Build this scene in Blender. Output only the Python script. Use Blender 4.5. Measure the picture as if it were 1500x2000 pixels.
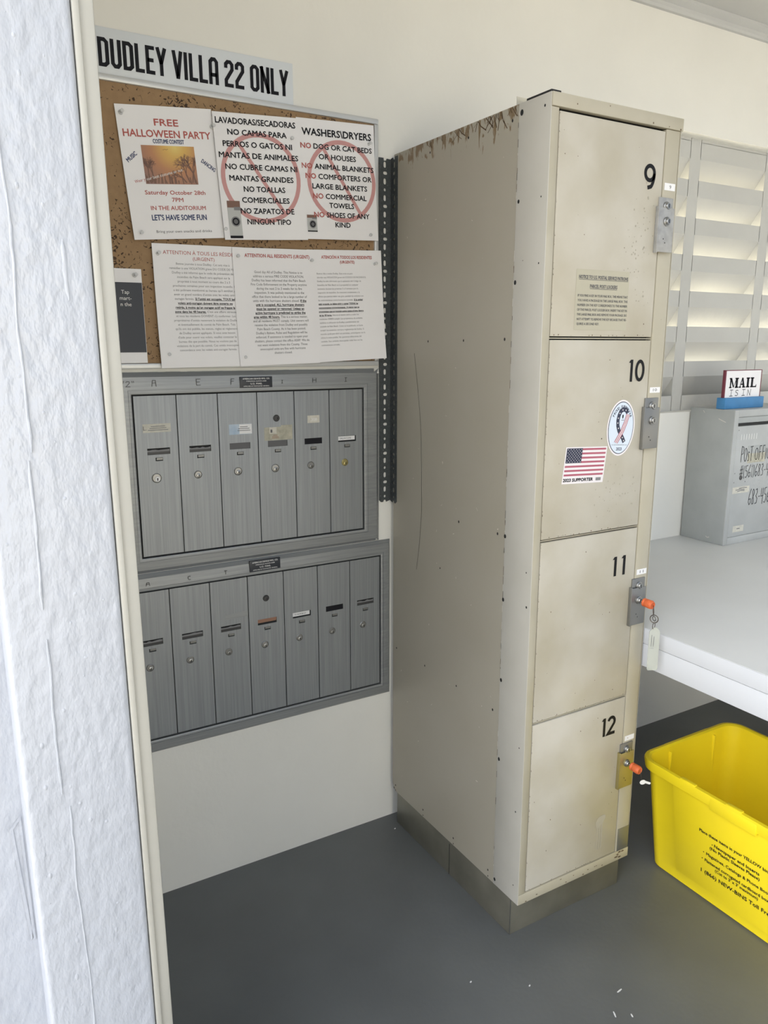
import bpy, bmesh, math, random
from mathutils import Vector, Matrix, noise

for o in list(bpy.data.objects):
    bpy.data.objects.remove(o)
scn = bpy.context.scene
COL = scn.collection

# ---------------------------------------------------------------- camera
CAMX, CAMY, CAMZ = -1.1116, -1.8673, 1.4466
YAW, PITCH = 0.52922, -0.21271
cy_, sy_ = math.cos(YAW), math.sin(YAW)
cp_, sp_ = math.cos(PITCH), math.sin(PITCH)
F_ = Vector((sy_ * cp_, cy_ * cp_, sp_)); R_ = Vector((cy_, -sy_, 0)); U_ = R_.cross(F_)
cam_data = bpy.data.cameras.new('camera')
cam = bpy.data.objects.new('camera', cam_data)
COL.objects.link(cam)
cam.matrix_world = Matrix(((R_.x, U_.x, -F_.x, CAMX), (R_.y, U_.y, -F_.y, CAMY), (R_.z, U_.z, -F_.z, CAMZ), (0, 0, 0, 1)))
cam_data.sensor_fit = 'VERTICAL'
cam_data.sensor_height = 24.0
cam_data.lens = 1502.54 / 2000 * 24.0
cam_data.clip_start = 0.05
scn.camera = cam

# ---------------------------------------------------------------- sky, sun, exposure
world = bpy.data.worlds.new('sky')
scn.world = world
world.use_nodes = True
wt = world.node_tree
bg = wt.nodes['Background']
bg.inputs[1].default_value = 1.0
# hazy sky with a bright lobe added low left to light bin and counter
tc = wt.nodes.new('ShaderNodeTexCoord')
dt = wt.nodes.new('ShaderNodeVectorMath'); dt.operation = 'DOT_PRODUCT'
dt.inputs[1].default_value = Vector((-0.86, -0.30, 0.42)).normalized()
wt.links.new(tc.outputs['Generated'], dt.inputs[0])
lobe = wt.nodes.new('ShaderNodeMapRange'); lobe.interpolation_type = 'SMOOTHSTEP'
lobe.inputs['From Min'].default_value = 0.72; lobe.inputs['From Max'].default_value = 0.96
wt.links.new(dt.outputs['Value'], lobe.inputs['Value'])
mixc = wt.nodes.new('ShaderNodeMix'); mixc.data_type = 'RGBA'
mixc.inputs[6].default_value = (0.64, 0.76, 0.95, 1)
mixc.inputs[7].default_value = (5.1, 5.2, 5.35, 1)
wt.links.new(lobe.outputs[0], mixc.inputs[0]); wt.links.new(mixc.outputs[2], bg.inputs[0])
sun_d = bpy.data.lights.new('sun', 'SUN')
sun_d.energy = 42.0
sun_d.angle = 0.01
sun_d.color = (1.0, 0.93, 0.80)
sun = bpy.data.objects.new('sun', sun_d)
COL.objects.link(sun)
sun.rotation_euler = Vector((-0.20, -0.50, -0.82)).to_track_quat('-Z', 'Y').to_euler()
sun.location = (2, 6, 7)
vs = scn.view_settings
vs.view_transform = 'Standard'; vs.look = 'None'; vs.gamma = 1.0; vs.use_curve_mapping = False
vs.exposure = -0.2

# ---------------------------------------------------------------- materials
def rgb(r, g, b):
    f = lambda c: (c / 255 / 12.92) if c / 255 <= 0.04045 else ((c / 255 + 0.055) / 1.055) ** 2.4
    return (f(r), f(g), f(b), 1)

class NT:
    def __init__(s, name):
        s.m = bpy.data.materials.new(name); s.m.use_nodes = True
        s.t = s.m.node_tree; s.n = s.t.nodes; s.b = s.n['Principled BSDF']
    def new(s, t, **k):
        n = s.n.new(t)
        for a, v in k.items():
            setattr(n, a, v)
        return n
    def link(s, a, b): s.t.links.new(a, b)

def mat(name, col, rough=0.5, metal=0.0, var=0.0, scale=8.0, stretch=(1, 1, 1), col2=None, bump=0.0, bscale=60.0, bstretch=None,
        specks=None, spscale=40.0, spcut=0.7, trans=0.0, alpha=1.0, detail=4.0, spec=0.5):
    k = NT(name); b = k.b
    b.inputs['Base Color'].default_value = col
    b.inputs['Roughness'].default_value = rough
    b.inputs['Metallic'].default_value = metal
    b.inputs['Specular IOR Level'].default_value = spec
    if trans: b.inputs['Transmission Weight'].default_value = trans
    if alpha < 1: b.inputs['Alpha'].default_value = alpha
    geo = k.new('ShaderNodeNewGeometry')
    if var or specks is not None:
        mp = k.new('ShaderNodeMapping'); mp.inputs['Scale'].default_value = stretch
        k.link(geo.outputs['Position'], mp.inputs['Vector'])
        nz = k.new('ShaderNodeTexNoise'); nz.inputs['Scale'].default_value = scale; nz.inputs['Detail'].default_value = detail
        k.link(mp.outputs[0], nz.inputs['Vector'])
        mr = k.new('ShaderNodeMapRange'); mr.inputs['From Min'].default_value = 0.3; mr.inputs['From Max'].default_value = 0.7
        k.link(nz.outputs['Fac'], mr.inputs['Value'])
        mx = k.new('ShaderNodeMix', data_type='RGBA')
        c2 = col2 or tuple(c * (1 - var) for c in col[:3]) + (1,)
        mx.inputs[6].default_value = col; mx.inputs[7].default_value = c2
        if col2 is not None and var:
            mm = k.new('ShaderNodeMath', operation='MULTIPLY'); mm.inputs[1].default_value = var
            k.link(mr.outputs[0], mm.inputs[0]); k.link(mm.outputs[0], mx.inputs[0])
        else:
            k.link(mr.outputs[0], mx.inputs[0])
        out = mx.outputs[2]
        if specks is not None:
            n2 = k.new('ShaderNodeTexNoise'); n2.inputs['Scale'].default_value = spscale; n2.inputs['Detail'].default_value = 3
            k.link(geo.outputs['Position'], n2.inputs['Vector'])
            r2 = k.new('ShaderNodeMapRange'); r2.inputs['From Min'].default_value = spcut; r2.inputs['From Max'].default_value = spcut + 0.03
            k.link(n2.outputs['Fac'], r2.inputs['Value'])
            m2 = k.new('ShaderNodeMix', data_type='RGBA'); m2.inputs[7].default_value = specks
            k.link(r2.outputs[0], m2.inputs[0]); k.link(out, m2.inputs[6]); out = m2.outputs[2]
        k.link(out, b.inputs['Base Color'])
    if bump:
        mp2 = k.new('ShaderNodeMapping'); mp2.inputs['Scale'].default_value = bstretch or (1, 1, 1)
        k.link(geo.outputs['Position'], mp2.inputs['Vector'])
        nb = k.new('ShaderNodeTexNoise'); nb.inputs['Scale'].default_value = bscale; nb.inputs['Detail'].default_value = 3
        k.link(mp2.outputs[0], nb.inputs['Vector'])
        bp = k.new('ShaderNodeBump'); bp.inputs['Strength'].default_value = 1.0; bp.inputs['Distance'].default_value = bump
        k.link(nb.outputs['Fac'], bp.inputs['Height']); k.link(bp.outputs[0], b.inputs['Normal'])
    return k.m

M = {}
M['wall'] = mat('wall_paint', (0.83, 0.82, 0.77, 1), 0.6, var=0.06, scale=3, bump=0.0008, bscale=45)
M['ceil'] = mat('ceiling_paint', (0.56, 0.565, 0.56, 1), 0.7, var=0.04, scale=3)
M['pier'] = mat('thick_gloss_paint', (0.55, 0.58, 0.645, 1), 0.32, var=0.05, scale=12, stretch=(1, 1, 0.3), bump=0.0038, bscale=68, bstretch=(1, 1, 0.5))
M['strip'] = mat('strip_paint', (0.55, 0.54, 0.49, 1), 0.5, var=0.08, scale=20, stretch=(1, 1, 0.2), bump=0.0008, bscale=60)
M['floor'] = mat('floor_paint', (0.145, 0.153, 0.155, 1), 0.38, var=0.22, scale=3.5, bump=0.0004, bscale=80, specks=(0.2, 0.21, 0.21, 1), spscale=55, spcut=0.78)
M['ground'] = mat('outdoor_concrete', (0.85, 0.79, 0.62, 1), 0.8, var=0.15, scale=2)
M['walkway'] = mat('walkway_concrete', (0.15, 0.14, 0.12, 1), 0.9, var=0.2, scale=5)
M['screen'] = mat('block_paint', (0.55, 0.55, 0.525, 1), 0.6, var=0.06, scale=6, bump=0.0008, bscale=40)
M['black'] = mat('black_print', (0.010, 0.010, 0.014, 1), 0.6, spec=0.2)
M['grey_print'] = mat('grey_print', (0.12, 0.12, 0.125, 1), 0.6)
M['lgrey_print'] = mat('light_grey_print', (0.22, 0.22, 0.225, 1), 0.6)
M['lgrey2'] = mat('machine_grey_print', (0.50, 0.51, 0.50, 1), 0.6)
M['red_print'] = mat('red_print', (0.44, 0.10, 0.085, 1), 0.6)
M['pink_print'] = mat('faded_red_print', (0.60, 0.31, 0.30, 1), 0.6)
M['blue_print'] = mat('navy_print', (0.03, 0.05, 0.14, 1), 0.6)
M['white_print'] = mat('white_print', (0.80, 0.80, 0.78, 1), 0.6)
M['dark_panel'] = mat('dark_print', (0.028, 0.032, 0.042, 1), 0.45)
M['paper'] = mat('paper', (0.87, 0.86, 0.87, 1), 0.65, var=0.03, scale=9)
M['sign_white'] = mat('sign_plastic', (0.70, 0.74, 0.78, 1), 0.4)
M['alu'] = mat('board_frame_metal', (0.62, 0.63, 0.63, 1), 0.4, metal=0.35)
M['steel'] = mat('brushed_aluminium', (0.34, 0.36, 0.375, 1), 0.42, metal=0.55, var=0.6, scale=1.0, stretch=(260, 260, 5), col2=(0.22, 0.235, 0.25, 1), detail=5)
M['steelh'] = mat('brushed_frame_metal', (0.35, 0.365, 0.37, 1), 0.45, metal=0.5, var=0.6, scale=1.0, stretch=(8, 200, 200), col2=(0.24, 0.25, 0.26, 1), detail=5)
M['gap'] = mat('dark_gap', (0.012, 0.013, 0.014, 1), 0.7)
M['smoke'] = mat('smoked_slot', (0.05, 0.05, 0.05, 1), 0.35)
M['chrome'] = mat('lock_metal', (0.36, 0.36, 0.35, 1), 0.33, metal=0.9)
M['dullmetal'] = mat('dull_lock_metal', (0.26, 0.26, 0.25, 1), 0.4, metal=0.7)
M['brass'] = mat('brass_lock', (0.42, 0.36, 0.16, 1), 0.35, metal=0.7)
M['label'] = mat('aged_label', (0.66, 0.64, 0.56, 1), 0.6, var=0.15, scale=120)
M['lilac'] = mat('pale_blue_label', (0.62, 0.68, 0.74, 1), 0.6, var=0.7, scale=40, col2=(0.25, 0.40, 0.58, 1))
M['tape'] = mat('yellowed_tape', (0.50, 0.48, 0.38, 1), 0.35, var=0.3, scale=80)
M['orange_card'] = mat('faded_orange_card', (0.32, 0.17, 0.11, 1), 0.6)
M['galv'] = mat('painted_angle_iron', (0.055, 0.063, 0.066, 1), 0.5, metal=0.3, var=0.55, scale=160, col2=(0.10, 0.11, 0.115, 1), specks=(0.2, 0.21, 0.21, 1), spscale=230, spcut=0.66)
M['putty'] = mat('putty_enamel', (0.42, 0.385, 0.29, 1), 0.36, var=0.8, scale=7, col2=(0.50, 0.465, 0.375, 1), specks=(0.16, 0.10, 0.05, 1), spscale=60, spcut=0.775)
M['door'] = mat('locker_door_enamel', (0.42, 0.38, 0.285, 1), 0.38, var=1.0, scale=5, col2=(0.565, 0.535, 0.465, 1), detail=9, specks=(0.17, 0.12, 0.07, 1), spscale=75, spcut=0.775)
M['flange'] = mat('locker_flange_enamel', (0.54, 0.52, 0.47, 1), 0.36, var=0.5, scale=10, col2=(0.47, 0.455, 0.40, 1), specks=(0.12, 0.09, 0.06, 1), spscale=70, spcut=0.77)
M['kick'] = mat('kick_plate_metal', (0.25, 0.24, 0.195, 1), 0.36, metal=0.45, var=0.3, scale=9)
M['stain'] = mat('dull_stain', (0.41, 0.38, 0.305, 1), 0.5)
M['rust'] = mat('rust', (0.16, 0.105, 0.06, 1), 0.8, var=0.6, scale=90)
M['scratch'] = mat('bare_scratch', (0.68, 0.66, 0.60, 1), 0.5)
M['num'] = mat('black_vinyl', (0.008, 0.008, 0.009, 1), 0.5, spec=0.2)
M['notice'] = mat('yellowed_clear_label', (0.47, 0.44, 0.335, 1), 0.3)
M['orange'] = mat('orange_plastic', (0.72, 0.15, 0.045, 1), 0.45, var=0.2, scale=150)
M['ring'] = mat('dark_ring_metal', (0.12, 0.10, 0.085, 1), 0.4, metal=0.8)
M['tag'] = mat('clear_tag_plastic', (0.58, 0.60, 0.52, 1), 0.2, trans=0.0, alpha=0.5)
M['whitep'] = mat('white_plastic', (0.82, 0.82, 0.82, 1), 0.4)
M['counter'] = mat('counter_laminate', (0.66, 0.665, 0.655, 1), 0.45, var=0.06, scale=4)
M['cedge'] = mat('counter_edge_paint', (0.68, 0.70, 0.74, 1), 0.5, var=0.03, scale=8)
M['greybox'] = mat('grey_box_enamel', (0.40, 0.42, 0.415, 1), 0.4, var=0.12, scale=12)
M['greyboxl'] = mat('grey_door_enamel', (0.46, 0.475, 0.47, 1), 0.42, var=0.12, scale=12)
M['maroon'] = mat('maroon_edge', (0.17, 0.03, 0.05, 1), 0.5)
M['blueblk'] = mat('blue_painted_block', (0.06, 0.24, 0.50, 1), 0.5, var=0.12, scale=30)
M['yellow'] = mat('yellow_plastic', (0.97, 0.76, 0.02, 1), 0.36, var=0.05, scale=8)
M['flagred'] = mat('sticker_red', (0.42, 0.10, 0.15, 1), 0.4)
M['flagblue'] = mat('sticker_navy', (0.018, 0.025, 0.06, 1), 0.4)
M['stwhite'] = mat('sticker_white', (0.82, 0.78, 0.79, 1), 0.4)
M['stblue'] = mat('sticker_pale_blue', (0.66, 0.74, 0.84, 1), 0.4)
M['pin'] = mat('clear_pin_plastic', (0.75, 0.76, 0.76, 1), 0.15, alpha=0.6)
M['plate'] = mat('lock_plate_metal', (0.42, 0.42, 0.41, 1), 0.42, metal=0.25, var=0.25, scale=60)
M['pinmetal'] = mat('pin_metal', (0.35, 0.35, 0.35, 1), 0.3, metal=0.9)
M['brownprint'] = mat('brown_print', (0.20, 0.11, 0.08, 1), 0.6)

# cork
k = NT('cork')
geo = k.new('ShaderNodeNewGeometry')
n1 = k.new('ShaderNodeTexNoise'); n1.inputs['Scale'].default_value = 70; n1.inputs['Detail'].default_value = 6
n2 = k.new('ShaderNodeTexNoise'); n2.inputs['Scale'].default_value = 95; n2.inputs['Detail'].default_value = 3; n2.inputs['Distortion'].default_value = 1.5
n3 = k.new('ShaderNodeTexNoise'); n3.inputs['Scale'].default_value = 9; n3.inputs['Detail'].default_value = 2
for n in (n1, n2, n3): k.link(geo.outputs['Position'], n.inputs['Vector'])
mx = k.new('ShaderNodeMix', data_type='RGBA'); mx.inputs[6].default_value = (0.26, 0.165, 0.085, 1); mx.inputs[7].default_value = (0.37, 0.24, 0.13, 1)
k.link(n1.outputs['Fac'], mx.inputs[0])
ad = k.new('ShaderNodeMath', operation='MULTIPLY_ADD'); ad.inputs[1].default_value = 0.5
k.link(n3.outputs['Fac'], ad.inputs[0]); k.link(n2.outputs['Fac'], ad.inputs[2])
mr = k.new('ShaderNodeMapRange'); mr.inputs['From Min'].default_value = 0.86; mr.inputs['From Max'].default_value = 0.90
k.link(ad.outputs[0], mr.inputs['Value'])
m2 = k.new('ShaderNodeMix', data_type='RGBA'); m2.inputs[7].default_value = (0.05, 0.028, 0.016, 1)
k.link(mr.outputs[0], m2.inputs[0]); k.link(mx.outputs[2], m2.inputs[6]); k.link(m2.outputs[2], k.b.inputs['Base Color'])
k.b.inputs['Roughness'].default_value = 0.85
M['cork'] = k.m

# locker side sheet: putty enamel with rust streaks along its top edge and pale bare scratches
k = NT('locker_side_enamel')
geo = k.new('ShaderNodeNewGeometry'); sep = k.new('ShaderNodeSeparateXYZ'); k.link(geo.outputs['Position'], sep.inputs[0])
nA = k.new('ShaderNodeTexNoise'); nA.inputs['Scale'].default_value = 5; nA.inputs['Detail'].default_value = 5
k.link(geo.outputs['Position'], nA.inputs['Vector'])
mA = k.new('ShaderNodeMix', data_type='RGBA'); mA.inputs[6].default_value = (0.35, 0.32, 0.255, 1); mA.inputs[7].default_value = (0.40, 0.375, 0.315, 1)
k.link(nA.outputs['Fac'], mA.inputs[0])
mpB = k.new('ShaderNodeMapping'); mpB.inputs['Scale'].default_value = (1, 34, 12); mpB.inputs['Rotation'].default_value = (0.35, 0, 0)
k.link(geo.outputs['Position'], mpB.inputs['Vector'])
nB = k.new('ShaderNodeTexNoise'); nB.inputs['Scale'].default_value = 2.0; nB.inputs['Detail'].default_value = 5; nB.inputs['Distortion'].default_value = 0.8
k.link(mpB.outputs[0], nB.inputs['Vector'])
zr = k.new('ShaderNodeMapRange'); zr.inputs['From Min'].default_value = 1.865; zr.inputs['From Max'].default_value = 1.935; zr.inputs['To Min'].default_value = -0.02; zr.inputs['To Max'].default_value = 0.2
k.link(sep.outputs[2], zr.inputs['Value'])
aB = k.new('ShaderNodeMath', operation='ADD'); k.link(nB.outputs['Fac'], aB.inputs[0]); k.link(zr.outputs[0], aB.inputs[1])
rB = k.new('ShaderNodeMapRange'); rB.inputs['From Min'].default_value = 0.66; rB.inputs['From Max'].default_value = 0.72
k.link(aB.outputs[0], rB.inputs['Value'])
gz = k.new('ShaderNodeMath', operation='GREATER_THAN'); gz.inputs[1].default_value = 1.86
k.link(sep.outputs[2], gz.inputs[0])
mu = k.new('ShaderNodeMath', operation='MULTIPLY'); k.link(rB.outputs[0], mu.inputs[0]); k.link(gz.outputs[0], mu.inputs[1])
mB = k.new('ShaderNodeMix', data_type='RGBA'); mB.inputs[7].default_value = (0.20, 0.14, 0.075, 1)
k.link(mu.outputs[0], mB.inputs[0]); k.link(mA.outputs[2], mB.inputs[6])
nC = k.new('ShaderNodeTexNoise'); nC.inputs['Scale'].default_value = 48; nC.inputs['Detail'].default_value = 2
k.link(geo.outputs['Position'], nC.inputs['Vector'])
rC = k.new('ShaderNodeMapRange'); rC.inputs['From Min'].default_value = 0.765; rC.inputs['From Max'].default_value = 0.79
k.link(nC.outputs['Fac'], rC.inputs['Value'])
mC = k.new('ShaderNodeMix', data_type='RGBA'); mC.inputs[7].default_value = (0.62, 0.58, 0.5, 1)
k.link(rC.outputs[0], mC.inputs[0]); k.link(mB.outputs[2], mC.inputs[6]); k.link(mC.outputs[2], k.b.inputs['Base Color'])
k.b.inputs['Roughness'].default_value = 0.34
M['side'] = k.m

# halloween picture: orange sky with a yellow sun glow (print)
k = NT('sunset_print')
geo = k.new('ShaderNodeNewGeometry')
dv = k.new('ShaderNodeVectorMath', operation='DISTANCE'); dv.inputs[1].default_value = (-0.576, -0.019, 1.885)
k.link(geo.outputs['Position'], dv.inputs[0])
cr = k.new('ShaderNodeValToRGB'); k.link(dv.outputs['Value'], cr.inputs[0])
e = cr.color_ramp.elements
e[0].position = 0.0; e[0].color = (0.78, 0.62, 0.20, 1)
e[1].position = 0.10; e[1].color = (0.27, 0.16, 0.14, 1)
x = e.new(0.022); x.color = (0.70, 0.44, 0.12, 1)
x = e.new(0.055); x.color = (0.50, 0.24, 0.12, 1)
k.link(cr.outputs[0], k.b.inputs['Base Color']); k.b.inputs['Roughness'].default_value = 0.6
M['sunset'] = k.m

# ---------------------------------------------------------------- mesh building
class B:
    """collects geometry in world coordinates"""
    def __init__(s): s.v = []; s.f = []; s.mi = []
    def add(s, vs_, fs, mi=0):
        o = len(s.v); s.v += [tuple(v) for v in vs_]
        for f in fs: s.f.append([i + o for i in f]); s.mi.append(mi)
    def addbm(s, bm, mi=0):
        bm.verts.ensure_lookup_table()
        for i, v in enumerate(bm.verts): v.index = i
        s.add([v.co[:] for v in bm.verts], [[v.index for v in f.verts] for f in bm.faces], mi); bm.free()
    def box(s, x0, x1, y0, y1, z0, z1, bev=0.0, mi=0, seg=2):
        bm = bmesh.new(); bmesh.ops.create_cube(bm, size=1)
        for v in bm.verts:
            v.co = Vector((x0 + (v.co.x + .5) * (x1 - x0), y0 + (v.co.y + .5) * (y1 - y0), z0 + (v.co.z + .5) * (z1 - z0)))
        if bev: bmesh.ops.bevel(bm, geom=bm.edges[:], offset=bev, segments=seg, profile=0.5, affect='EDGES')
        s.addbm(bm, mi)
    def prism(s, sec, x0, x1, mi=0):           # section (y,z) extruded along x
        n = len(sec)
        s.add([(x0, a, b) for a, b in sec] + [(x1, a, b) for a, b in sec],
              [[(i + 1) % n, i, i + n, (i + 1) % n + n] for i in range(n)] + [list(range(n)), list(range(2 * n - 1, n - 1, -1))], mi)
    def lathe(s, base, axis, prof, n=24, mi=0):  # prof: (radius, height along axis)
        a = Vector(axis).normalized(); t = Vector((0, 0, 1)) if abs(a.z) < .9 else Vector((1, 0, 0))
        u = a.cross(t).normalized(); w = a.cross(u); b = Vector(base)
        V = []; Fc = []
        for r, h in prof:
            for i in range(n):
                q = 2 * math.pi * i / n; V.append(b + a * h + u * (r * math.cos(q)) + w * (r * math.sin(q)))
        for j in range(len(prof) - 1):
            for i in range(n):
                i2 = (i + 1) % n; Fc.append([j * n + i, j * n + i2, (j + 1) * n + i2, (j + 1) * n + i])
        Fc.append(list(range(n))[::-1]); Fc.append([(len(prof) - 1) * n + i for i in range(n)])
        s.add(V, Fc, mi)
    def torus(s, c, ax, R, r, n=28, m=8, mi=0, sy=1.0):
        a = Vector(ax).normalized(); t = Vector((0, 0, 1)) if abs(a.z) < .9 else Vector((1, 0, 0))
        u = a.cross(t).normalized(); w = a.cross(u); c = Vector(c); V = []; Fc = []
        for i in range(n):
            q = 2 * math.pi * i / n; d = u * math.cos(q) + w * math.sin(q) * sy
            for j in range(m):
                p = 2 * math.pi * j / m; V.append(c + d * (R + r * math.cos(p)) + a * (r * math.sin(p)))
        for i in range(n):
            for j in range(m):
                Fc.append([i * m + j, ((i + 1) % n) * m + j, ((i + 1) % n) * m + (j + 1) % m, i * m + (j + 1) % m])
        s.add(V, Fc, mi)
    def build(s, name, mats, parent=None, smooth=40, label=None):
        return link_mesh(name, s.v, s.f, s.mi, mats, parent, smooth, label)

WL = {}
def link_mesh(name, v, f, mi, mats, parent=None, smooth=40, label=None):
    if not isinstance(mats, (list, tuple)): mats = [mats]
    lo = [min(p[i] for p in v) for i in range(3)]; hi = [max(p[i] for p in v) for i in range(3)]
    c = Vector([(lo[i] + hi[i]) / 2 for i in range(3)])
    if parent is None: c.z = lo[2]
    me = bpy.data.meshes.new(name)
    me.from_pydata([(p[0] - c.x, p[1] - c.y, p[2] - c.z) for p in v], [], f)
    for m_ in mats: me.materials.append(M[m_] if isinstance(m_, str) else m_)
    for p, i in zip(me.polygons, mi): p.material_index = i
    if smooth:
        for p in me.polygons: p.use_smooth = True
        me.set_sharp_from_angle(angle=math.radians(smooth))
    me.update()
    o = bpy.data.objects.new(name, me); COL.objects.link(o)
    WL[o] = c.copy()
    if parent is not None:
        o.parent = parent; o.location = c - WL[parent]
    else:
        o.location = c
    if label: o['label'] = label
    return o

def thing(name, label, cat, loc, group=None):
    o = bpy.data.objects.new(name, None); COL.objects.link(o)
    o.empty_display_size = 0.05
    o.location = loc; WL[o] = Vector(loc)
    o['label'] = label; o['category'] = cat
    if group: o['group'] = group
    return o
def tag(o, label, cat, group=None):
    o['label'] = label; o['category'] = cat
    if group: o['group'] = group
    return o
def struct(o): o['kind'] = 'structure'; return o

class Fr:
    """a flat (or slightly bowed) working plane: u right, v up, n towards the viewer"""
    def __init__(s, O, U, V, bend=None):
        s.O = Vector(O); s.U = Vector(U).normalized(); s.V = Vector(V).normalized(); s.N = s.U.cross(s.V); s.bend = bend
    def p(s, u, v, n=0.0):
        if s.bend: n += s.bend(u, v)
        return s.O + s.U * u + s.V * v + s.N * n
    def sub(s, u, v, ang=0.0):
        c, q = math.cos(ang), math.sin(ang)
        return Fr(s.p(u, v), s.U * c + s.V * q, s.V * c - s.U * q)
def wallfr(x, z, y, deg=0, bend=None):
    a = math.radians(deg)
    return Fr((x, y, z), (math.cos(a), 0, math.sin(a)), (-math.sin(a), 0, math.cos(a)), bend)

def poly(b, fr, pts, n=0.0004, mi=0): b.add([fr.p(u, v, n) for u, v in pts], [list(range(len(pts)))], mi)
def rect(b, fr, u0, u1, v0, v1, n=0.0004, mi=0): poly(b, fr, [(u0, v0), (u1, v0), (u1, v1), (u0, v1)], n, mi)
def slab(b, fr, pts, t, n0=0.0, mi=0):            # polygon with thickness t
    k_ = len(pts)
    b.add([fr.p(u, v, n0 + t) for u, v in pts] + [fr.p(u, v, n0) for u, v in pts],
          [list(range(k_)), list(range(2 * k_ - 1, k_ - 1, -1))] + [[(i + 1) % k_, i, i + k_, (i + 1) % k_ + k_] for i in range(k_)], mi)
def arc(cx, cy, rx, ry, a0, a1, n=14):
    return [(cx + rx * math.cos(math.radians(a0 + (a1 - a0) * i / n)), cy + ry * math.sin(math.radians(a0 + (a1 - a0) * i / n))) for i in range(n + 1)]
def ribbon(b, fr, pts, w, closed=False, n=0.0004, mi=0):
    P = [Vector(p) for p in pts]; k_ = len(P); L = []; Rr = []
    for i in range(k_):
        if closed: a, c = P[i - 1], P[(i + 1) % k_]
        else: a, c = P[max(i - 1, 0)], P[min(i + 1, k_ - 1)]
        d1 = (P[i] - a); d2 = (c - P[i])
        if d1.length < 1e-9: d1 = d2
        if d2.length < 1e-9: d2 = d1
        d1 = d1.normalized(); d2 = d2.normalized()
        n1 = Vector((-d1.y, d1.x)); n2 = Vector((-d2.y, d2.x)); m_ = n1 + n2
        if m_.length < 1e-6: m_ = n1
        m_.normalize(); s_ = 1 / max(0.4, m_.dot(n1))
        L.append(P[i] + m_ * (w / 2 * s_)); Rr.append(P[i] - m_ * (w / 2 * s_))
    V = [fr.p(q.x, q.y, n) for q in L] + [fr.p(q.x, q.y, n) for q in Rr]
    b.add(V, [[i, i + k_, (i + 1) % k_ + k_, (i + 1) % k_] for i in range(k_ if closed else k_ - 1)], mi)

_tc = {}
def text_geo(sx, bold):
    key = (sx, bold)
    if key in _tc: return _tc[key]
    cu = bpy.data.curves.new('t', 'FONT'); cu.body = sx; cu.size = 1.0; cu.resolution_u = 2; cu.offset = bold; cu.dimensions = '2D'; cu.fill_mode = 'FRONT'
    ob = bpy.data.objects.new('t', cu); COL.objects.link(ob)
    dg = bpy.context.evaluated_depsgraph_get(); ev = ob.evaluated_get(dg); me = ev.to_mesh()
    V = [(v.co.x, v.co.y) for v in me.vertices]; Fc = [list(p.vertices) for p in me.polygons]
    ev.to_mesh_clear(); bpy.data.objects.remove(ob); bpy.data.curves.remove(cu)
    _tc[key] = (V, Fc); return V, Fc
CAP = None
def text(b, fr, s_, u, v, h, w=None, align='l', bold=0.0, n=0.0004, mi=0, xs=1.0, mirror=False):
    """one line: baseline at v, cap height h; w fits the width; returns (u0,u1)"""
    global CAP
    if CAP is None:
        hv, _ = text_geo('H', 0.0); CAP = max(p[1] for p in hv)
    V, Fc = text_geo(s_, 0.0)
    if not V: return (u, u)
    x0 = min(p[0] for p in V); x1 = max(p[0] for p in V)
    sc = h / CAP; sxx = sc * xs
    if w: sxx = w / (x1 - x0)
    W_ = (x1 - x0) * sxx
    off = u if align == 'l' else (u - W_ / 2 if align == 'c' else u - W_)
    d = bold * 3.1 * h
    for q, (dx, dy) in enumerate([(0, 0)] if not bold else [(-d, 0), (d, 0), (0, d), (0, -d)]):
        b.add([fr.p(off + dx + (p[0] - x0) * sxx, v + dy + p[1] * sc, n + q * .00003) for p in V], Fc, mi)
    return off, off + W_

# condensed poster capitals (constant stroke) and marker handwriting, as strokes in a 0..1 tall cell
l_, r_, t_, b_ = .065, .315, .935, .065
COND = {
 'D': (.38, [([(l_, b_), (l_, t_), (.23, t_), (r_, .85), (r_, .15), (.23, b_)], True)]),
 'U': (.38, [([(l_, 1), (l_, .16), (.14, b_), (.24, b_), (r_, .16), (r_, 1)], False)]),
 'L': (.33, [([(l_, 1), (l_, b_), (.33, b_)], False)]),
 'E': (.34, [([(.33, t_), (l_, t_), (l_, b_), (.33, b_)], False), ([(l_, .5), (.29, .5)], False)]),
 'Y': (.36, [([(.05, 1), (.18, .42)], False), ([(.33, 1), (.18, .46), (.18, 0)], False)]),
 'V': (.38, [([(.05, 1), (.18, .06), (.20, .06), (.33, 1)], False)]),
 'I': (.14, [([(l_, 0), (l_, 1)], False)]),
 'A': (.38, [([(l_, 0), (l_, .84), (.14, t_), (.24, t_), (r_, .84), (r_, 0)], False), ([(l_, .36), (r_, .36)], False)]),
 '2': (.38, [([(l_, .70), (l_, .85), (.14, t_), (.24, t_), (r_, .85), (r_, .66), (l_, .26), (l_, b_), (.36, b_)], False)]),
 'O': (.38, [([(l_, .15), (l_, .85), (.14, t_), (.24, t_), (r_, .85), (r_, .15), (.24, b_), (.14, b_)], True)]),
 'N': (.38, [([(l_, 0), (l_, 1)], False), ([(r_, 0), (r_, 1)], False), ([(l_ - .03, 1), (r_ + .03, 0)], False)]),
 ' ': (.13, [])}
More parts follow.
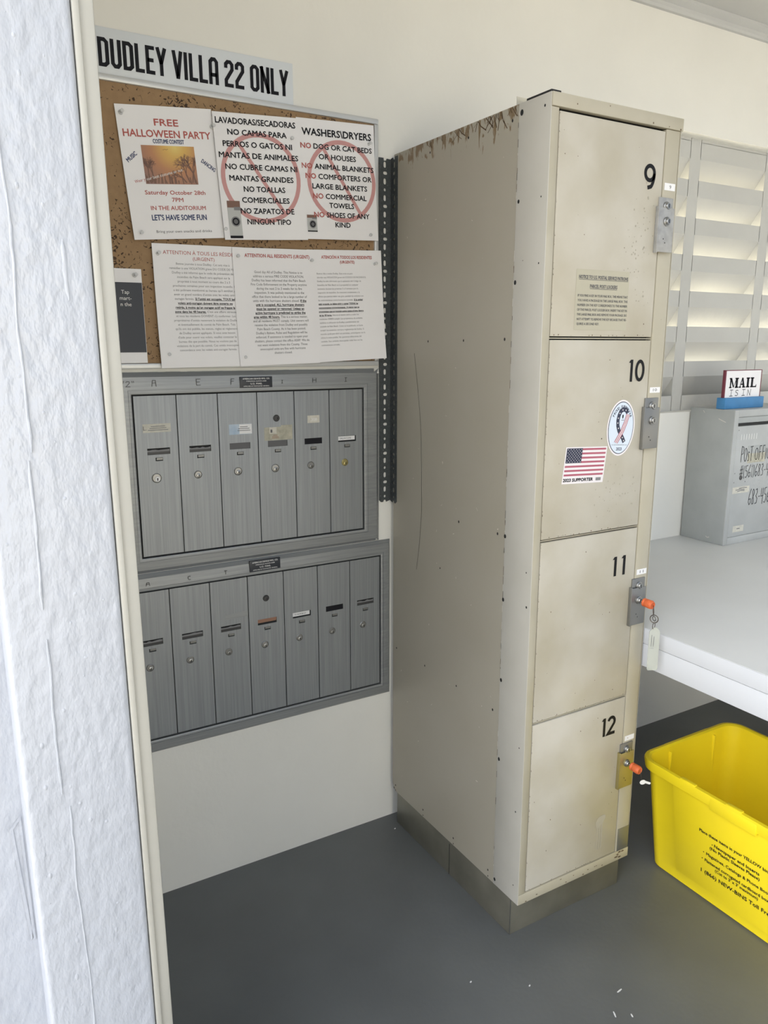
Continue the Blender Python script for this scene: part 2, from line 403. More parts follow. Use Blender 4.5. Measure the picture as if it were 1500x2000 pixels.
HAND = {
 'P': (.5, [[(.1, 0), (.12, 1), (.38, .95), (.45, .75), (.38, .55), (.12, .5)]]),
 'O': (.5, [arc(.25, .45, .2, .42, 80, 440, 12)]),
 'o': (.5, [arc(.25, .3, .18, .3, 80, 440, 10)]),
 'S': (.45, [[(.4, .8), (.28, .9), (.12, .8), (.12, .6), (.34, .42), (.36, .2), (.22, .04), (.06, .12)]]),
 's': (.4, [[(.34, .55), (.2, .62), (.1, .5), (.3, .26), (.26, .08), (.08, .06)]]),
 'T': (.45, [[(.0, .92), (.45, .95)], [(.23, .93), (.2, 0)]]),
 'F': (.45, [[(.1, 0), (.14, 1), (.42, 1.0)], [(.1, .55), (.36, .58)]]),
 'I': (.4, [[(.03, .95), (.38, .95)], [(.2, .95), (.18, .05)], [(.0, .03), (.36, .06)]]),
 'i': (.2, [[(.1, 0), (.12, .8)]]),
 'C': (.45, [arc(.28, .45, .2, .42, 50, 310, 10)]),
 'E': (.45, [[(.42, .95), (.1, .95), (.1, .03), (.42, .05)], [(.1, .5), (.36, .52)]]),
 'N': (.5, [[(.08, 0), (.12, .9), (.38, .05), (.46, 1)]]),
 'D': (.5, [[(.1, .02), (.12, .95), (.36, .8), (.42, .4), (.3, .08), (.1, .02)]]),
 'H': (.5, [[(.08, 0), (.1, .95)], [(.42, 0), (.44, .95)], [(.08, .5), (.43, .52)]]),
 'A': (.5, [[(.06, 0), (.14, .9), (.38, .9), (.42, 0)], [(.1, .5), (.4, .52)]]),
 '#': (.5, [[(.12, 0), (.26, 1)], [(.3, 0), (.44, 1)], [(.0, .35), (.5, .4)], [(.04, .65), (.5, .7)]]),
 '(': (.25, [arc(.28, .45, .18, .55, 115, 245, 8)]),
 ')': (.25, [arc(-.02, .45, .18, .55, 65, -65, 8)]),
 '-': (.35, [[(.05, .45), (.3, .47)]]),
 '"': (.25, [[(.06, 1), (.08, .7)], [(.18, 1), (.2, .7)]]),
 '0': (.45, [arc(.23, .45, .17, .45, 80, 440, 12)]),
 '1': (.25, [[(.08, .8), (.14, .98), (.13, 0)]]),
 '2': (.45, [[(.06, .75), (.16, .92), (.34, .88), (.36, .65), (.05, .05), (.42, .06)]]),
 '3': (.4, [[(.06, .88), (.26, .95), (.34, .75), (.16, .52), (.35, .35), (.3, .08), (.04, .04)]]),
 '4': (.42, [[(.1, .95), (.06, .45), (.4, .48)], [(.34, .95), (.3, -.05)]]),
 '5': (.42, [[(.4, .95), (.12, .92), (.1, .55), (.32, .52), (.36, .2), (.2, .02), (.04, .08)]]),
 '6': (.42, [[(.34, 1), (.12, .6), (.06, .2), (.2, .02), (.36, .16), (.32, .4), (.08, .34)]]),
 '8': (.42, [[(.34, .85), (.2, .95), (.08, .8), (.32, .3), (.3, .06), (.12, .04), (.08, .28), (.34, .7), (.34, .85)]]),
 '7': (.4, [[(.03, .92), (.36, .95), (.16, 0)]]),
 'K': (.45, [[(.1, 0), (.12, .95)], [(.4, .9), (.12, .45), (.4, 0)]]),
 'G': (.5, [arc(.28, .45, .2, .42, 50, 330, 10) + [(.3, .4)]]),
 ' ': (.3, [])}
def strokes(b, fr, table, s_, u, v, h, w, sw, gap=.06, n=0.0004, mi=0, align='l'):
    tot = sum(table[c][0] + gap for c in s_) - gap
    kx = w / tot; x = u
    for c in s_:
        cw, sts = table[c]
        for st in sts:
            pts, cl = (st if isinstance(st, tuple) else (st, False))
            ribbon(b, fr, [(x + p[0] * kx, v + p[1] * h) for p in pts], sw, cl, n, mi)
        x += (cw + gap) * kx

def plate_holes(b, x0, x1, z0, z1, holes, yf, yb, mi=0):
    """plate facing -Y (front yf, back yb) with rectangular through holes"""
    xs = sorted({x0, x1, *[h[0] for h in holes], *[h[1] for h in holes]})
    zs = sorted({z0, z1, *[h[2] for h in holes], *[h[3] for h in holes]})
    inh = lambda x, z: any(h[0] < x < h[1] and h[2] < z < h[3] for h in holes)
    for i in range(len(xs) - 1):
        for j in range(len(zs) - 1):
            if inh((xs[i] + xs[i + 1]) / 2, (zs[j] + zs[j + 1]) / 2): continue
            a, c, d, e_ = xs[i], xs[i + 1], zs[j], zs[j + 1]
            b.add([(a, yf, d), (c, yf, d), (c, yf, e_), (a, yf, e_)], [[0, 1, 2, 3]], mi)
            b.add([(a, yb, d), (c, yb, d), (c, yb, e_), (a, yb, e_)], [[3, 2, 1, 0]], mi)
    def walls(h, inner):
        a, c, d, e_ = h
        q = [(a, yf, d), (c, yf, d), (c, yf, e_), (a, yf, e_), (a, yb, d), (c, yb, d), (c, yb, e_), (a, yb, e_)]
        fs = [[0, 4, 5, 1], [1, 5, 6, 2], [2, 6, 7, 3], [3, 7, 4, 0]]
        if inner: fs = [f[::-1] for f in fs]
        b.add(q, fs, mi)
    walls((x0, x1, z0, z1), False)
    for h in holes: walls(h, True)

# ================================================================= the setting
XR, YF, ZC = 2.40, -1.12, 2.50
g = B(); g.box(-1.3, XR + .2, YF, 0.2, -0.12, 0.0)
struct(g.build('floor', 'floor', smooth=0))
g = B(); g.box(-14, 14, -14, YF, -0.30, -0.02); g.box(-14, -1.3, YF, 0.2, -0.30, -0.02); struct(g.build('ground_front', 'walkway', smooth=0))
g = B(); g.box(-14, 14, 0.2, 14, -0.30, -0.10); struct(g.build('ground_back', 'ground', smooth=0))
PX0, PZ0, PZ1 = 0.417, 1.213, 2.139        # recess of the breeze-block screen
g = B()
g.box(-1.3, PX0, 0, .2, 0, ZC); g.box(PX0, XR + .2, 0, .2, 0, PZ0); g.box(PX0, XR + .2, 0, .2, PZ1, ZC)
struct(g.build('wall_back', 'wall', smooth=0))
g = B(); g.box(-1.30, XR + .3, -1.28, 0.20, ZC, ZC + .18)
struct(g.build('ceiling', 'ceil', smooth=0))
g = B(); g.box(-2.0, -.6, -6.1, -5.9, -.06, ZC); struct(g.build('light_block_wall', 'wall', smooth=0))  # unseen lone wall, added to block light from the mailbox corner
g = B(); g.box(XR, XR + .2, -1.9, 0, 0, ZC)
struct(g.build('wall_right', 'wall', smooth=0))
g = B(); g.prism([(0, 2.467), (-.012, 2.467), (-.018, 2.473), (-.018, 2.484), (-.04, 2.492), (-.04, ZC), (0, ZC)], -1.25, XR)
struct(g.build('trim_1', 'ceil', smooth=0))
# breeze-block screen: webs + sloping louvre bars
g = B(); yf, dep, drop = .045, .052, .078
pit, ow, zp, oh = .4155, .361, .123, .068
xw = [1.2741 + k_ * pit for k_ in range(-2, 4)]
edges = [PX0]
for x in xw: edges += [x, x + ow]
for i in range(0, len(edges), 2):
    a = edges[i]; c = edges[i + 1] if i + 1 < len(edges) else XR
    c = min(c, XR)
    if a < c: g.box(a, c, yf, .2, PZ0, PZ1, 0)
zb = [1.2688 + k_ * zp for k_ in range(7)]
for i in range(8):
    lo_ = PZ0 if i == 0 else zb[i - 1] + oh
    hi_ = zb[i] if i < 7 else PZ1
    if i == 0: lo_ = zb[0] - (zp - oh)
    if i == 7: hi_ = lo_ + (zp - oh)
    for x in xw:
        a, c = x, min(x + ow, XR)
        if c <= a: continue
        if i > 0: g.prism([(yf, hi_), (yf, lo_), (yf + dep, lo_ - drop), (yf + dep, hi_ - drop)], a - .002, c + .002)
        if i == 0: g.prism([(yf, hi_), (yf, PZ0), (yf + .07, PZ0), (yf + .07, hi_ - .07)], a - .002, c + .002)
        if i == 7: g.box(a - .002, c + .002, yf, .2, hi_ - .001, PZ1)
struct(g.build('window_1', 'screen', smooth=0))
g = B(); g.box(PX0 - .3, XR + .2, .20, .50, 1.10, 1.19); g.box(PX0 + .01, XR + .1, .125, .16, 1.213, 1.335)     # unseen ledge and plate added outside to darken the lowest screen row
struct(g.build('light_block_ledge', 'screen', smooth=0))
# partition end with thick lumpy paint, and the timber strip on its corner
def lean(b):
    b.v = [(x - .0075 * (z - .43), y, z) for x, y, z in b.v]
g = B()
bm = bmesh.new(); bmesh.ops.create_cube(bm, size=1)
for v in bm.verts:
    v.co = Vector((-1.058 + (v.co.x + .5) * .142, -.85 + (v.co.y + .5) * .85, (v.co.z + .5) * ZC))
ed = [e_ for e_ in bm.edges if abs(e_.verts[0].co.z - e_.verts[1].co.z) > 1 and e_.verts[0].co.y < -.5]
bmesh.ops.bevel(bm, geom=ed, offset=.008, segments=4, profile=.5, affect='EDGES')
g.addbm(bm)
# painted-over runs and bumps on its face
rnd = random.Random(5)
fr = Fr((-1.058, -.85, 0), (1, 0, 0), (0, 0, 1))
def run(u, v0, v1, w, hgt, jit):
    n_ = max(6, int((v1 - v0) / .02)); uu = u; rows = []
    for i in range(n_ + 1):
        v = v0 + (v1 - v0) * i / n_; uu += rnd.uniform(-jit, jit); ww = w * rnd.uniform(.7, 1.3) * (0.25 if i in (0, n_) else 1)
        hh = hgt * rnd.uniform(.6, 1.2)
        rows.append([fr.p(uu - ww, v, -.0005), fr.p(uu - ww * .4, v, hh), fr.p(uu + ww * .4, v, hh), fr.p(uu + ww, v, -.0005)])
    V = [p for r in rows for p in r]
    g.add(V, [[i * 4 + j, i * 4 + j + 1, (i + 1) * 4 + j + 1, (i + 1) * 4 + j] for i in range(n_) for j in range(3)])
run(.052, 1.32, 2.1, .0020, .0020, .0013); run(.047, 1.12, 1.31, .0022, .0018, .0012); run(.046, .86, 1.08, .0018, .0018, .0012); run(.055, .45, .84, .0015, .0014, .0013)
run(.112, 1.50, 1.57, .003, .0012, .0012)
for i in range(70):
    u, v = rnd.uniform(.012, .135), rnd.uniform(.4, 1.9)
    r = rnd.uniform(.0012, .0032); hh = r * rnd.uniform(.4, .7); st = rnd.uniform(1, 2.4); V = [fr.p(u, v, hh)]
    for j in range(10):
        q = 2 * math.pi * j / 10; V.append(fr.p(u + r * math.cos(q), v + r * st * math.sin(q), -.0003))
    g.add(V, [[0, 1 + j, 1 + (j + 1) % 10] for j in range(10)])
lean(g)
g.box(-1.30, -1.052, -.76, -.60, 0, ZC)
fr = Fr((0, -.7605, 0), (1, 0, 0), (0, 0, 1))
for pts in ([(-1.0775, .775), (-1.0655, .790), (-1.0635, .590), (-1.0665, .590)], ):
    ribbon(g, fr, pts, .004, True, .001)
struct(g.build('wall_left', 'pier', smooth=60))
g = B()
g.box(-.9155, -.8905, -.846, 0, 0, ZC, .003); g.box(-.9155, -.9075, -.8505, -.80, 0, ZC, .002)
lean(g); struct(g.build('trim_2', 'strip'))

# ================================================================= notice board and papers
BO = thing('cork_board', 'aluminium framed cork notice board hung with paper notices above the mailboxes', 'notice board', (-.45, 0, 1.394))
g = B(); g.box(-.855, -.053, -.011, -.001, 1.402, 2.006); g.build('cork_panel', 'cork', BO)
g = B()
for (a, c, d, e_) in ((-.862, -.045, 1.394, 1.407), (-.862, -.045, 2.0005, 2.0135), (-.862, -.850, 1.407, 2.0005), (-.0575, -.045, 1.407, 2.0005)):
    g.box(a, c, -.017, -.0005, d, e_, .0025)
g.build('frame', 'alu', BO)

def paper(name, label, cat, x, ztop, w, h, deg, y, curl=.003, group=None, bow=.0015, mat_='paper', seed=0, flare=0.0):
    """sheet hanging from its top-left corner; u right, v down is negative"""
    rr = random.Random(seed); ph = rr.uniform(0, 6)
    def bend(u, v):
        s_ = u / w; q = -v / h
        return bow * (1 + math.sin(ph + s_ * 5.0)) * q * .5 + .0010 + curl * (q ** 3) * (.6 + .4 * abs(2 * s_ - 1)) + flare * max(0, s_ - .75) * max(0, q - .6) * 10
    f = wallfr(x, ztop, y, deg, bend)
    root = thing(name, label, cat, (x + w / 2, y, ztop - h), group)
    b = B(); N_ = 14
    V = []; 
    for side in (0, 1):
        for j in range(N_ + 1):
            for i in range(N_ + 1):
                V.append(f.p(w * i / N_, -h * j / N_, 0 if side == 0 else -.0002))
    Fc = []; o2 = (N_ + 1) ** 2
    for j in range(N_):
        for i in range(N_):
            a = j * (N_ + 1) + i; q = [a, a + N_ + 1, a + N_ + 2, a + 1]
            Fc.append(q); Fc.append([z_ + o2 for z_ in q[::-1]])
    b.add(V, Fc); b.build('sheet', mat_, root)
    return root, f

PG = 'paper notices on the cork board'
# halloween flyer
root, f = paper('flyer', 'white party flyer with an orange sunset picture and red headings', 'flyer', -.7025, 1.957, .2159, .2794, 4.9, -.0145, .004, PG, seed=1)
def uv(fr_, x, z):
    d = Vector((x, 0, z)) - Vector((fr_.O.x, 0, fr_.O.z)); return d.dot(fr_.U), d.dot(fr_.V)
g = B()
text(g, f, 'FREE', .108, -.040, .0135, w=.054, align='c', bold=.01)
text(g, f, 'HALLOWEEN PARTY', .1085, -.064, .0145, w=.197, align='c', bold=.01)
text(g, f, 'Saturday October 28th', .1085, -.1835, .0085, w=.139, align='c', bold=.008)
text(g, f, '7PM', .111, -.199, .0085, w=.026, align='c', bold=.008)
text(g, f, 'IN THE AUDITORIUM', .111, -.2165, .0085, w=.127, align='c', bold=.008)
g.build('red_lettering', 'red_print', root, 0)
g = B(); text(g, f.sub(.0205, -.1605, math.radians(14)), 'Wear y', 0, 0, .0062, w=.0245)
g.build('red_lettering', 'red_print', root, 0)
g = B()
text(g, f.sub(.0475, -.1545, math.radians(14)), 'our best costume or not', 0, 0, .0062, w=.087, n=.0009)
g.build('white_lettering', 'white_print', root, 0)
g = B()
text(g, f, 'COSTUME CONTEST', .108, -.0765, .0085, w=.070, align='c', bold=.012)
g.build('blue_lettering', 'blue_print', root, 0)
g = B(); text(g, f.sub(.013, -.1175, math.radians(38)), 'MUSIC', 0, 0, .0085, w=.027, bold=.012)
g.build('blue_lettering', 'blue_print', root, 0)
g = B(); text(g, f.sub(.177, -.113, math.radians(-36)), 'DANCING', 0, 0, .0085, w=.036, bold=.012)
g.build('blue_lettering', 'blue_print', root, 0)
g = B(); text(g, f, "LET'S HAVE SOME FUN", .110, -.2385, .0115, w=.127, align='c', bold=.012)
g.build('blue_lettering', 'blue_print', root, 0)
g = B(); text(g, f, 'Bring your own snacks and drinks', .117, -.2655, .0056, w=.130, align='c'); g.build('grey_lettering', 'grey_print', root, 0)
g = B()
n_ = 8
for i in range(n_):
    for j in range(6):
        u0, u1 = .0445 + .120 * i / n_, .0445 + .120 * (i + 1) / n_; v0, v1 = -.081 - .0805 * (j + 1) / 6, -.081 - .0805 * j / 6
        rect(g, f, u0, u1, v0, v1, .0004, 0)
rr = random.Random(11)
def tree(u, v, ang, ln, wd, dep_):
    if dep_ == 0 or not (.0455 < u < .1640) or not (-.160 < v < -.083): return
    a = math.radians(ang); u2, v2 = u + ln * math.cos(a), v + ln * math.sin(a)
    u2 = min(max(u2, .0452), .164); v2 = min(max(v2, -.161), -.0818)
    if abs(u2 - u) + abs(v2 - v) < 1e-4: return
    ribbon(g, f, [(u, v), (u2, v2)], wd, n=.0006, mi=1)
    for q in range(2 + (dep_ > 2)): tree(u2, v2, ang + rr.uniform(-45, 45), ln * rr.uniform(.6, .85), wd * .65, dep_ - 1)
for (u, an, ln) in ((.055, 95, .018), (.060, 80, .016), (.146, 112, .019), (.158, 95, .02), (.138, 130, .014), (.152, 80, .02)): tree(u, -.158, an, ln, .003, 5)
for i in range(26):
    u = .0455 + .1175 * rr.random(); ribbon(g, f, [(u, -.1605), (u + rr.uniform(-.004, .004), -.1605 + rr.uniform(.006, .022))], .0025, n=.0006, mi=1)
ribbon(g, f, [(.092, -.090), (.097, -.0885), (.1, -.0895), (.104, -.088)], .0007, n=.0006, mi=1)
g.build('picture', ['sunset', 'brownprint'], root, 0)

def nosign(b, fr_, cu_, cv_, R, w, a):
    ribbon(b, fr_, arc(cu_, cv_, R, R, 0, 360, 48)[:-1], w, True, n=.0004)
    a = math.radians(a); ribbon(b, fr_, [(cu_ - (R - w * .4) * math.cos(a) * q, cv_ + (R - w * .4) * math.sin(a) * q) for q in (1, .75, .5, .25, 0, -.25, -.5, -.75, -1)], w * .85, n=.0004)
def washer(b, fr_, u0, v0, w, h):
    rect(b, fr_, u0, u0 + w, v0, v0 + h, .0005, 0); rect(b, fr_, u0, u0 + w, v0 + h * .82, v0 + h, .0007, 1); rect(b, fr_, u0, u0 + w, v0, v0 + h * .07, .0007, 2)
    rect(b, fr_, u0 + w * .5, u0 + w, v0 + h * .75, v0 + h * .84, .0008, 3)
    c = (u0 + w * .55, v0 + h * .45)
    for R, m_, q in ((.36, 3, .0009), (.27, 2, .0010), (.17, 4, .0011)): poly(b, fr_, arc(c[0], c[1], R * w, R * w, 0, 360, 20)[:-1], q, m_)
WM = ['lgrey2', 'brownprint', 'black', 'lgrey_print', 'grey_print']
# washers / dryers (english)
root, f = paper('notice', 'white washers and dryers notice in English with NO in red', 'notice', -.2773, 1.9868, .2159, .2794, 2.4, -.0178, .004, PG, seed=2)
g = B(); nosign(g, f, .118, -.140, .092, .0105, 57); g.build('prohibition_mark', 'pink_print', root, 0)
g = B()
text(g, f, 'WASHERS\\DRYERS', .110, -.0375, .0155, w=.193, align='c', bold=.012, n=.0007)
rows = [('NO', 'DOG OR CAT BEDS', .008, .207, .0675), (None, 'OR HOUSES', .056, .160, .0905), ('NO', 'ANIMAL BLANKETS', .008, .210, .1135), ('NO', 'COMFORTERS OR', .017, .203, .1365),
        (None, 'LARGE BLANKETS', .034, .189, .1595), ('NO', 'COMMERCIAL', .034, .186, .1825), (None, 'TOWELS', .078, .148, .2035), ('NO', 'SHOES OF ANY', .034, .192, .2265), (None, 'KIND', .092, .135, .2495)]
gr = B()
for no, s_, u0, u1, v in rows:
    if no:
        w_ = .028; text(gr, f, 'NO', u0, -v, .0117, w=w_, bold=.012, n=.0008); text(g, f, s_, u0 + w_ + .007, -v, .0117, w=u1 - u0 - w_ - .007, bold=.011, n=.0008)
    else: text(g, f, s_, u0, -v, .0117, w=u1 - u0, bold=.011, n=.0008)
g.build('black_lettering', 'black', root, 0); gr.build('red_lettering', 'red_print', root, 0)
g = B(); washer(g, f, .0135, -.262, .027, .040); g.build('picture', WM, root, 0)
# lavadoras
root, f = paper('notice', 'white washers and dryers notice in Spanish, all in black capitals', 'notice', -.4875, 1.9705, .2159, .2794, 3.6, -.0198, .005, PG, seed=3)
g = B(); nosign(g, f, .108, -.140, .096, .0105, 56); g.build('prohibition_mark', 'pink_print', root, 0)
g = B()
text(g, f, 'LAVADORAS/SECADORAS', .106, -.0235, .0125, w=.200, align='c', bold=.011, n=.0008)
for s_, u0, u1, v in (('NO CAMAS PARA', .033, .181, .047), ('PERROS O GATOS NI', .019, .193, .0725), ('MANTAS DE ANIMALES', .007, .207, .097), ('NO CUBRE CAMAS NI', .020, .202, .122), ('MANTAS GRANDES', .027, .190, .147),
                      ('NO TOALLAS', .060, .166, .1705), ('COMERCIALES', .053, .175, .195), ('NO ZAPATOS DE', .047, .185, .2195), ('NINGÚN TIPO', .061, .174, .244)):
    text(g, f, s_, u0, -v, .0117, w=u1 - u0, bold=.011, n=.0008)
g.build('black_lettering', 'black', root, 0)
g = B(); washer(g, f, .014, -.276, .032, .084); g.build('picture', WM, root, 0)

FRB = """Bonne journée à tous Dudley. Cet avis vise à
remédier à une VIOLATION grave DU CODE DE FEU.
Dudley a été informé que le code de prévention des
incendies de Palm Beach sera appliqué sur la
propriété à tout moment au cours des 2 à 3
prochaines semaines pour son inspection incendie. Il
a été poliment mentionné au bureau qu'il semblait y
avoir un grand nombre d'unités avec les volets anti-
ouragan fermés. |Si l'unité est occupée, TOUS les
|volets anti-ouragan doivent être ouverts ou
|retirés, à moins qu'un ouragan actif ne frappe la
|zone dans les 48 heures.| C'est une affaire sérieuse
et tous les résidents DOIVENT s'y conformer. Les
propriétaires d'unités recevront la violation de Dudley
et éventuellement du comté de Palm Beach. Tels
qu'ils ont été publiés, les statuts, règles et règlements
de Dudley seront appliqués. Si vous avez besoin
d'aide pour ouvrir vos volets, veuillez contacter le
bureau dès que possible. Nous ne voulons pas de
violations de la part du comté. Ces unités inoccupées
concordance avec les volets anti-ouragan fermés."""
ENB = """Good day All of Dudley. This Notice is to
address a serious FIRE CODE VIOLATION.
Dudley has been informed that the Palm Beach
Fire Code Enforcement on the Property anytime
during the next 2 to 3 weeks for its fire
inspection. It was politely mentioned to the
office that there looked to be a large number of
units with the hurricane shutters closed. |If the
|unit is occupied, ALL hurricane shutters
|must be opened or removed. Unless an
|active hurricane is predicted to strike the
|area within 48 hours.| This is a serious matter,
and all residents MUST comply. Unit owners will
receive the violation from Dudley and possibly
Palm Beach County. As it has been posted,
Dudley's Bylaws, Rules and Regulation will be
enforced. If assistance is needed to open your
shutters, please contact the office ASAP. We do
not want violations from the County. Those
unoccupied units are fine with hurricane
shutters closed."""
ESB = """Buenos días a todos Dudley. Este aviso es para
abordar una VIOLACIÓN grave del CÓDIGO DE INCENDIOS.
Dudley ha sido informado que la aplicación del Código de
Incendios de Palm Beach en la propiedad en cualquier
momento durante las próximas 2 a 3 semanas para la
inspección de incendios. Se mencionó cortésmente a la
oficina que parecía haber una gran cantidad de unidades con
las contraventanas contra huracanes cerradas. |Si la unidad
|está ocupada, se deben abrir o quitar TODAS las
|contraventanas contra huracanes. A menos que se
|pronostique que un huracán activo azote el área dentro
|de las 48 horas.| Este es un asunto serio y todos los
residentes DEBEN cumplir. Los propietarios de unidades
recibirán la infracción de Dudley y posiblemente del
condado de Palm Beach. Como se ha publicado, se harán
cumplir los estatutos, normas y reglamentos de Dudley. Si
necesita ayuda para abrir sus persianas, comuníquese con la
oficina lo antes posible. No queremos infracciones del
condado. Esas unidades desocupadas están bien con las
contraventanas cerradas."""
def body(g1, g2, f_, txt, u, v0, dv, h, xs, align):
    v = v0
    for line in txt.split('\n'):
        parts = line.split('|'); bold_ = False; W_ = 0; segs = []
        for i, p in enumerate(parts):
            if p.strip(): segs.append((p.strip(), i % 2 == 1))
        ws = []
        for s_, bo in segs:
            V, _ = text_geo(s_, 0.0); ws.append((max(q[0] for q in V) - min(q[0] for q in V)) * h / CAP * xs * (1.06 if bo else 1))
        tot = sum(ws) + (len(ws) - 1) * h * .6
        x = u - tot / 2 if align == 'c' else u
        for (s_, bo), w_ in zip(segs, ws):
            text(g2 if bo else g1, f_, s_, x, v, h, w=w_, bold=.012 if bo else 0.0)
            if bo: rect(g2, f_, x, x + w_, v - h * .32, v - h * .18, .0004)
            x += w_ + h * .6
        v -= dv
for (nm, lab, x, zt, deg, y, seed, head, headb, txt, u0, v0, dv, h, xs, al, pm) in (
    ('notice', 'white fire code notice in French with a thin red heading', -.641, 1.6748, .9, -.0172, 4,
        [('ATTENTION À TOUS LES RÉSIDENTS', .119, .0225, .0080, .190), ('(URGENT)', .119, .035, .0075, .052)], 0, FRB, .117, .0455, .0098, .0050, .97, 'c', 'lgrey_print'),
    ('notice', 'white fire code notice in Spanish with small crowded text', -.2555, 1.6832, 2.6, -.0178, 5,
        [('ATENCIÓN A TODOS LOS RESIDENTES', .113, .0215, .0072, .147), ('(URGENTE)', .113, .033, .0066, .042)], .012, ESB, .024, .060, .0094, .0040, .93, 'l', 'lgrey_print'),
    ('notice', 'white fire code notice in English with a bold red heading', -.4521, 1.6769, 1.6, -.0198, 6,
        [('ATTENTION ALL RESIDENTS (URGENT)', .116, .0215, .0078, .171)], .012, ENB, .1165, .0585, .0097, .0056, .92, 'c', 'grey_print')):
    root, f = paper(nm, lab, 'notice', x, zt, .2159, .2794, deg, y, .0075, PG, seed=seed)
    g = B()
    for s_, u, v, hh, w in head: text(g, f, s_, u, -v, hh, w=w, align='c', bold=headb)
    g.build('red_lettering', 'red_print', root, 0)
    g1 = B(); g2 = B(); body(g1, g2, f, txt, u0, -v0, dv, h, xs, al)
    g1.build('body_text', pm, root, 0); g2.build('bold_text', 'black' if nm else pm, root, 0)
# tap card behind the partition corner
root, f = paper('notice', 'white card with a dark panel, half hidden behind the white partition', 'notice', -.842, 1.616, .1750, .209, .3, -.0130, .003, PG, seed=7)
g = B()
for i in range(8):
    for j in range(10): rect(g, f, .008 + .1662 * i / 8, .008 + .1662 * (i + 1) / 8, -.185 + .155 * j / 10, -.185 + .155 * (j + 1) / 10, .0006)
g.build('dark_panel', 'dark_panel', root, 0)
g = B()
for s_, u, v in (('Tap', .136, .055), ('mart-', .136, .0685), ('n the', .136, .082)): text(g, f, s_, u, -v, .0082, align='c', n=.0012)
g.build('lettering', 'white_print', root, 0)

# clear push pins
pins = [(-.690, 1.941, 'upper left corner of the party flyer'), (-.664, 1.694, 'lower left corner of the party flyer'), (-.487, 1.938, 'top edge between party flyer and Spanish laundry notice'),
        (-.468, 1.715, 'lower left edge of the Spanish laundry notice'), (-.292, 1.935, 'gap between the two laundry notices'), (-.076, 1.950, 'upper right corner of the English laundry notice'),
        (-.076, 1.728, 'lower right corner of the English laundry notice'), (-.628, 1.653, 'upper left corner of the French fire notice'), (-.440, 1.656, 'upper left corner of the English fire notice'),
        (-.246, 1.656, 'upper right corner of the English fire notice'), (-.060, 1.658, 'upper right corner of the Spanish fire notice'), (-.618, 1.426, 'lower left corner of the French fire notice'),
        (-.431, 1.418, 'lower left corner of the English fire notice'), (-.683, 1.603, 'upper right corner of the dark card')]
for i, (x, z, wh) in enumerate(pins):
    root = thing('push_pin', 'clear push pin in the ' + wh, 'push pin', (x, -.017, z), 'clear push pins on the cork board')
    g = B(); g.lathe((x, -.0165, z), (.10, -1, .12), [(.0052, 0), (.0052, .0012), (.0026, .003), (.0024, .009), (.0040, .0105), (.0040, .0125), (.003, .013)], 14)
    g.build('head', 'pin', root)
    g = B(); g.lathe((x, -.0085, z), (0, -1, 0), [(.0005, 0), (.0005, .009)], 8); g.build('point', 'pinmetal', root)

# sign above the board
root = thing('sign', 'long white sign with tall narrow black capitals standing on the board frame', 'sign', (-.51, -.005, 2.0137))
g = B(); g.box(-.745, -.2775, -.008, -.001, 2.0137, 2.1065, .0008); g.build('panel', 'sign_white', root)
f = wallfr(-.7265, 2.0290, -.0082, .35)
g = B(); strokes(g, f, COND, 'DUDLEY VILLA 22 ONLY', 0, 0, .0565, .4355, .0078, gap=.055); g.build('lettering', 'black', root, 0)
g = B(); rect(g, wallfr(0, 0, -.0082), -.745, -.415, 2.0140, 2.0152, .0003); g.build('edge_line', 'grey_print', root, 0)

# ================================================================= wall mailboxes
def frame_ring(b, xi0, xi1, zi0, zi1, wl, wr, wb, wt, prof, mi=0):
    """mitred frame around the opening; prof: (t 0 inner..1 outer, y)"""
    rings = []
    for t, y in prof:
        rings.append([(xi0 - wl * t, y, zi0 - wb * t), (xi1 + wr * t, y, zi0 - wb * t), (xi1 + wr * t, y, zi1 + wt * t), (xi0 - wl * t, y, zi1 + wt * t)])
    V = [p for r in rings for p in r]
    b.add(V, [[j * 4 + i, (j + 1) * 4 + i, (j + 1) * 4 + (i + 1) % 4, j * 4 + (i + 1) % 4] for j in range(len(rings) - 1) for i in range(4)], mi)
def lock(par, x, z, y, r, style='steel', pl=(0.15, -.3)):
    m_ = {'steel': 'chrome', 'dull': 'dullmetal', 'brass': 'brass', 'black': 'smoke'}[style]
    g = B(); g.lathe((x, y, z), (0, -1, 0), [(r, -.004), (r, .0012), (r * .86, .0022), (r * .80, .0016)], 22)
    lk = g.build('lock', m_, par)
    px_, pz_ = x + pl[0] * r, z + pl[1] * r
    g = B(); g.lathe((px_, y - .0012, pz_), (0, -1, 0), [(r * .52, 0), (r * .52, .0018), (r * .45, .0022)], 18, 0)
    ff = Fr((px_, y - .0036, pz_), (1, 0, 0), (0, 0, 1))
    poly(g, ff, arc(0, r * .12, r * .15, r * .15, 0, 360, 10)[:-1], .0002, 1); rect(g, ff, -r * .07, r * .07, -r * .33, r * .12, .0002, 1)
    # cylinder plug is a piece of the same lock
    V = g
    return lk, V, m_
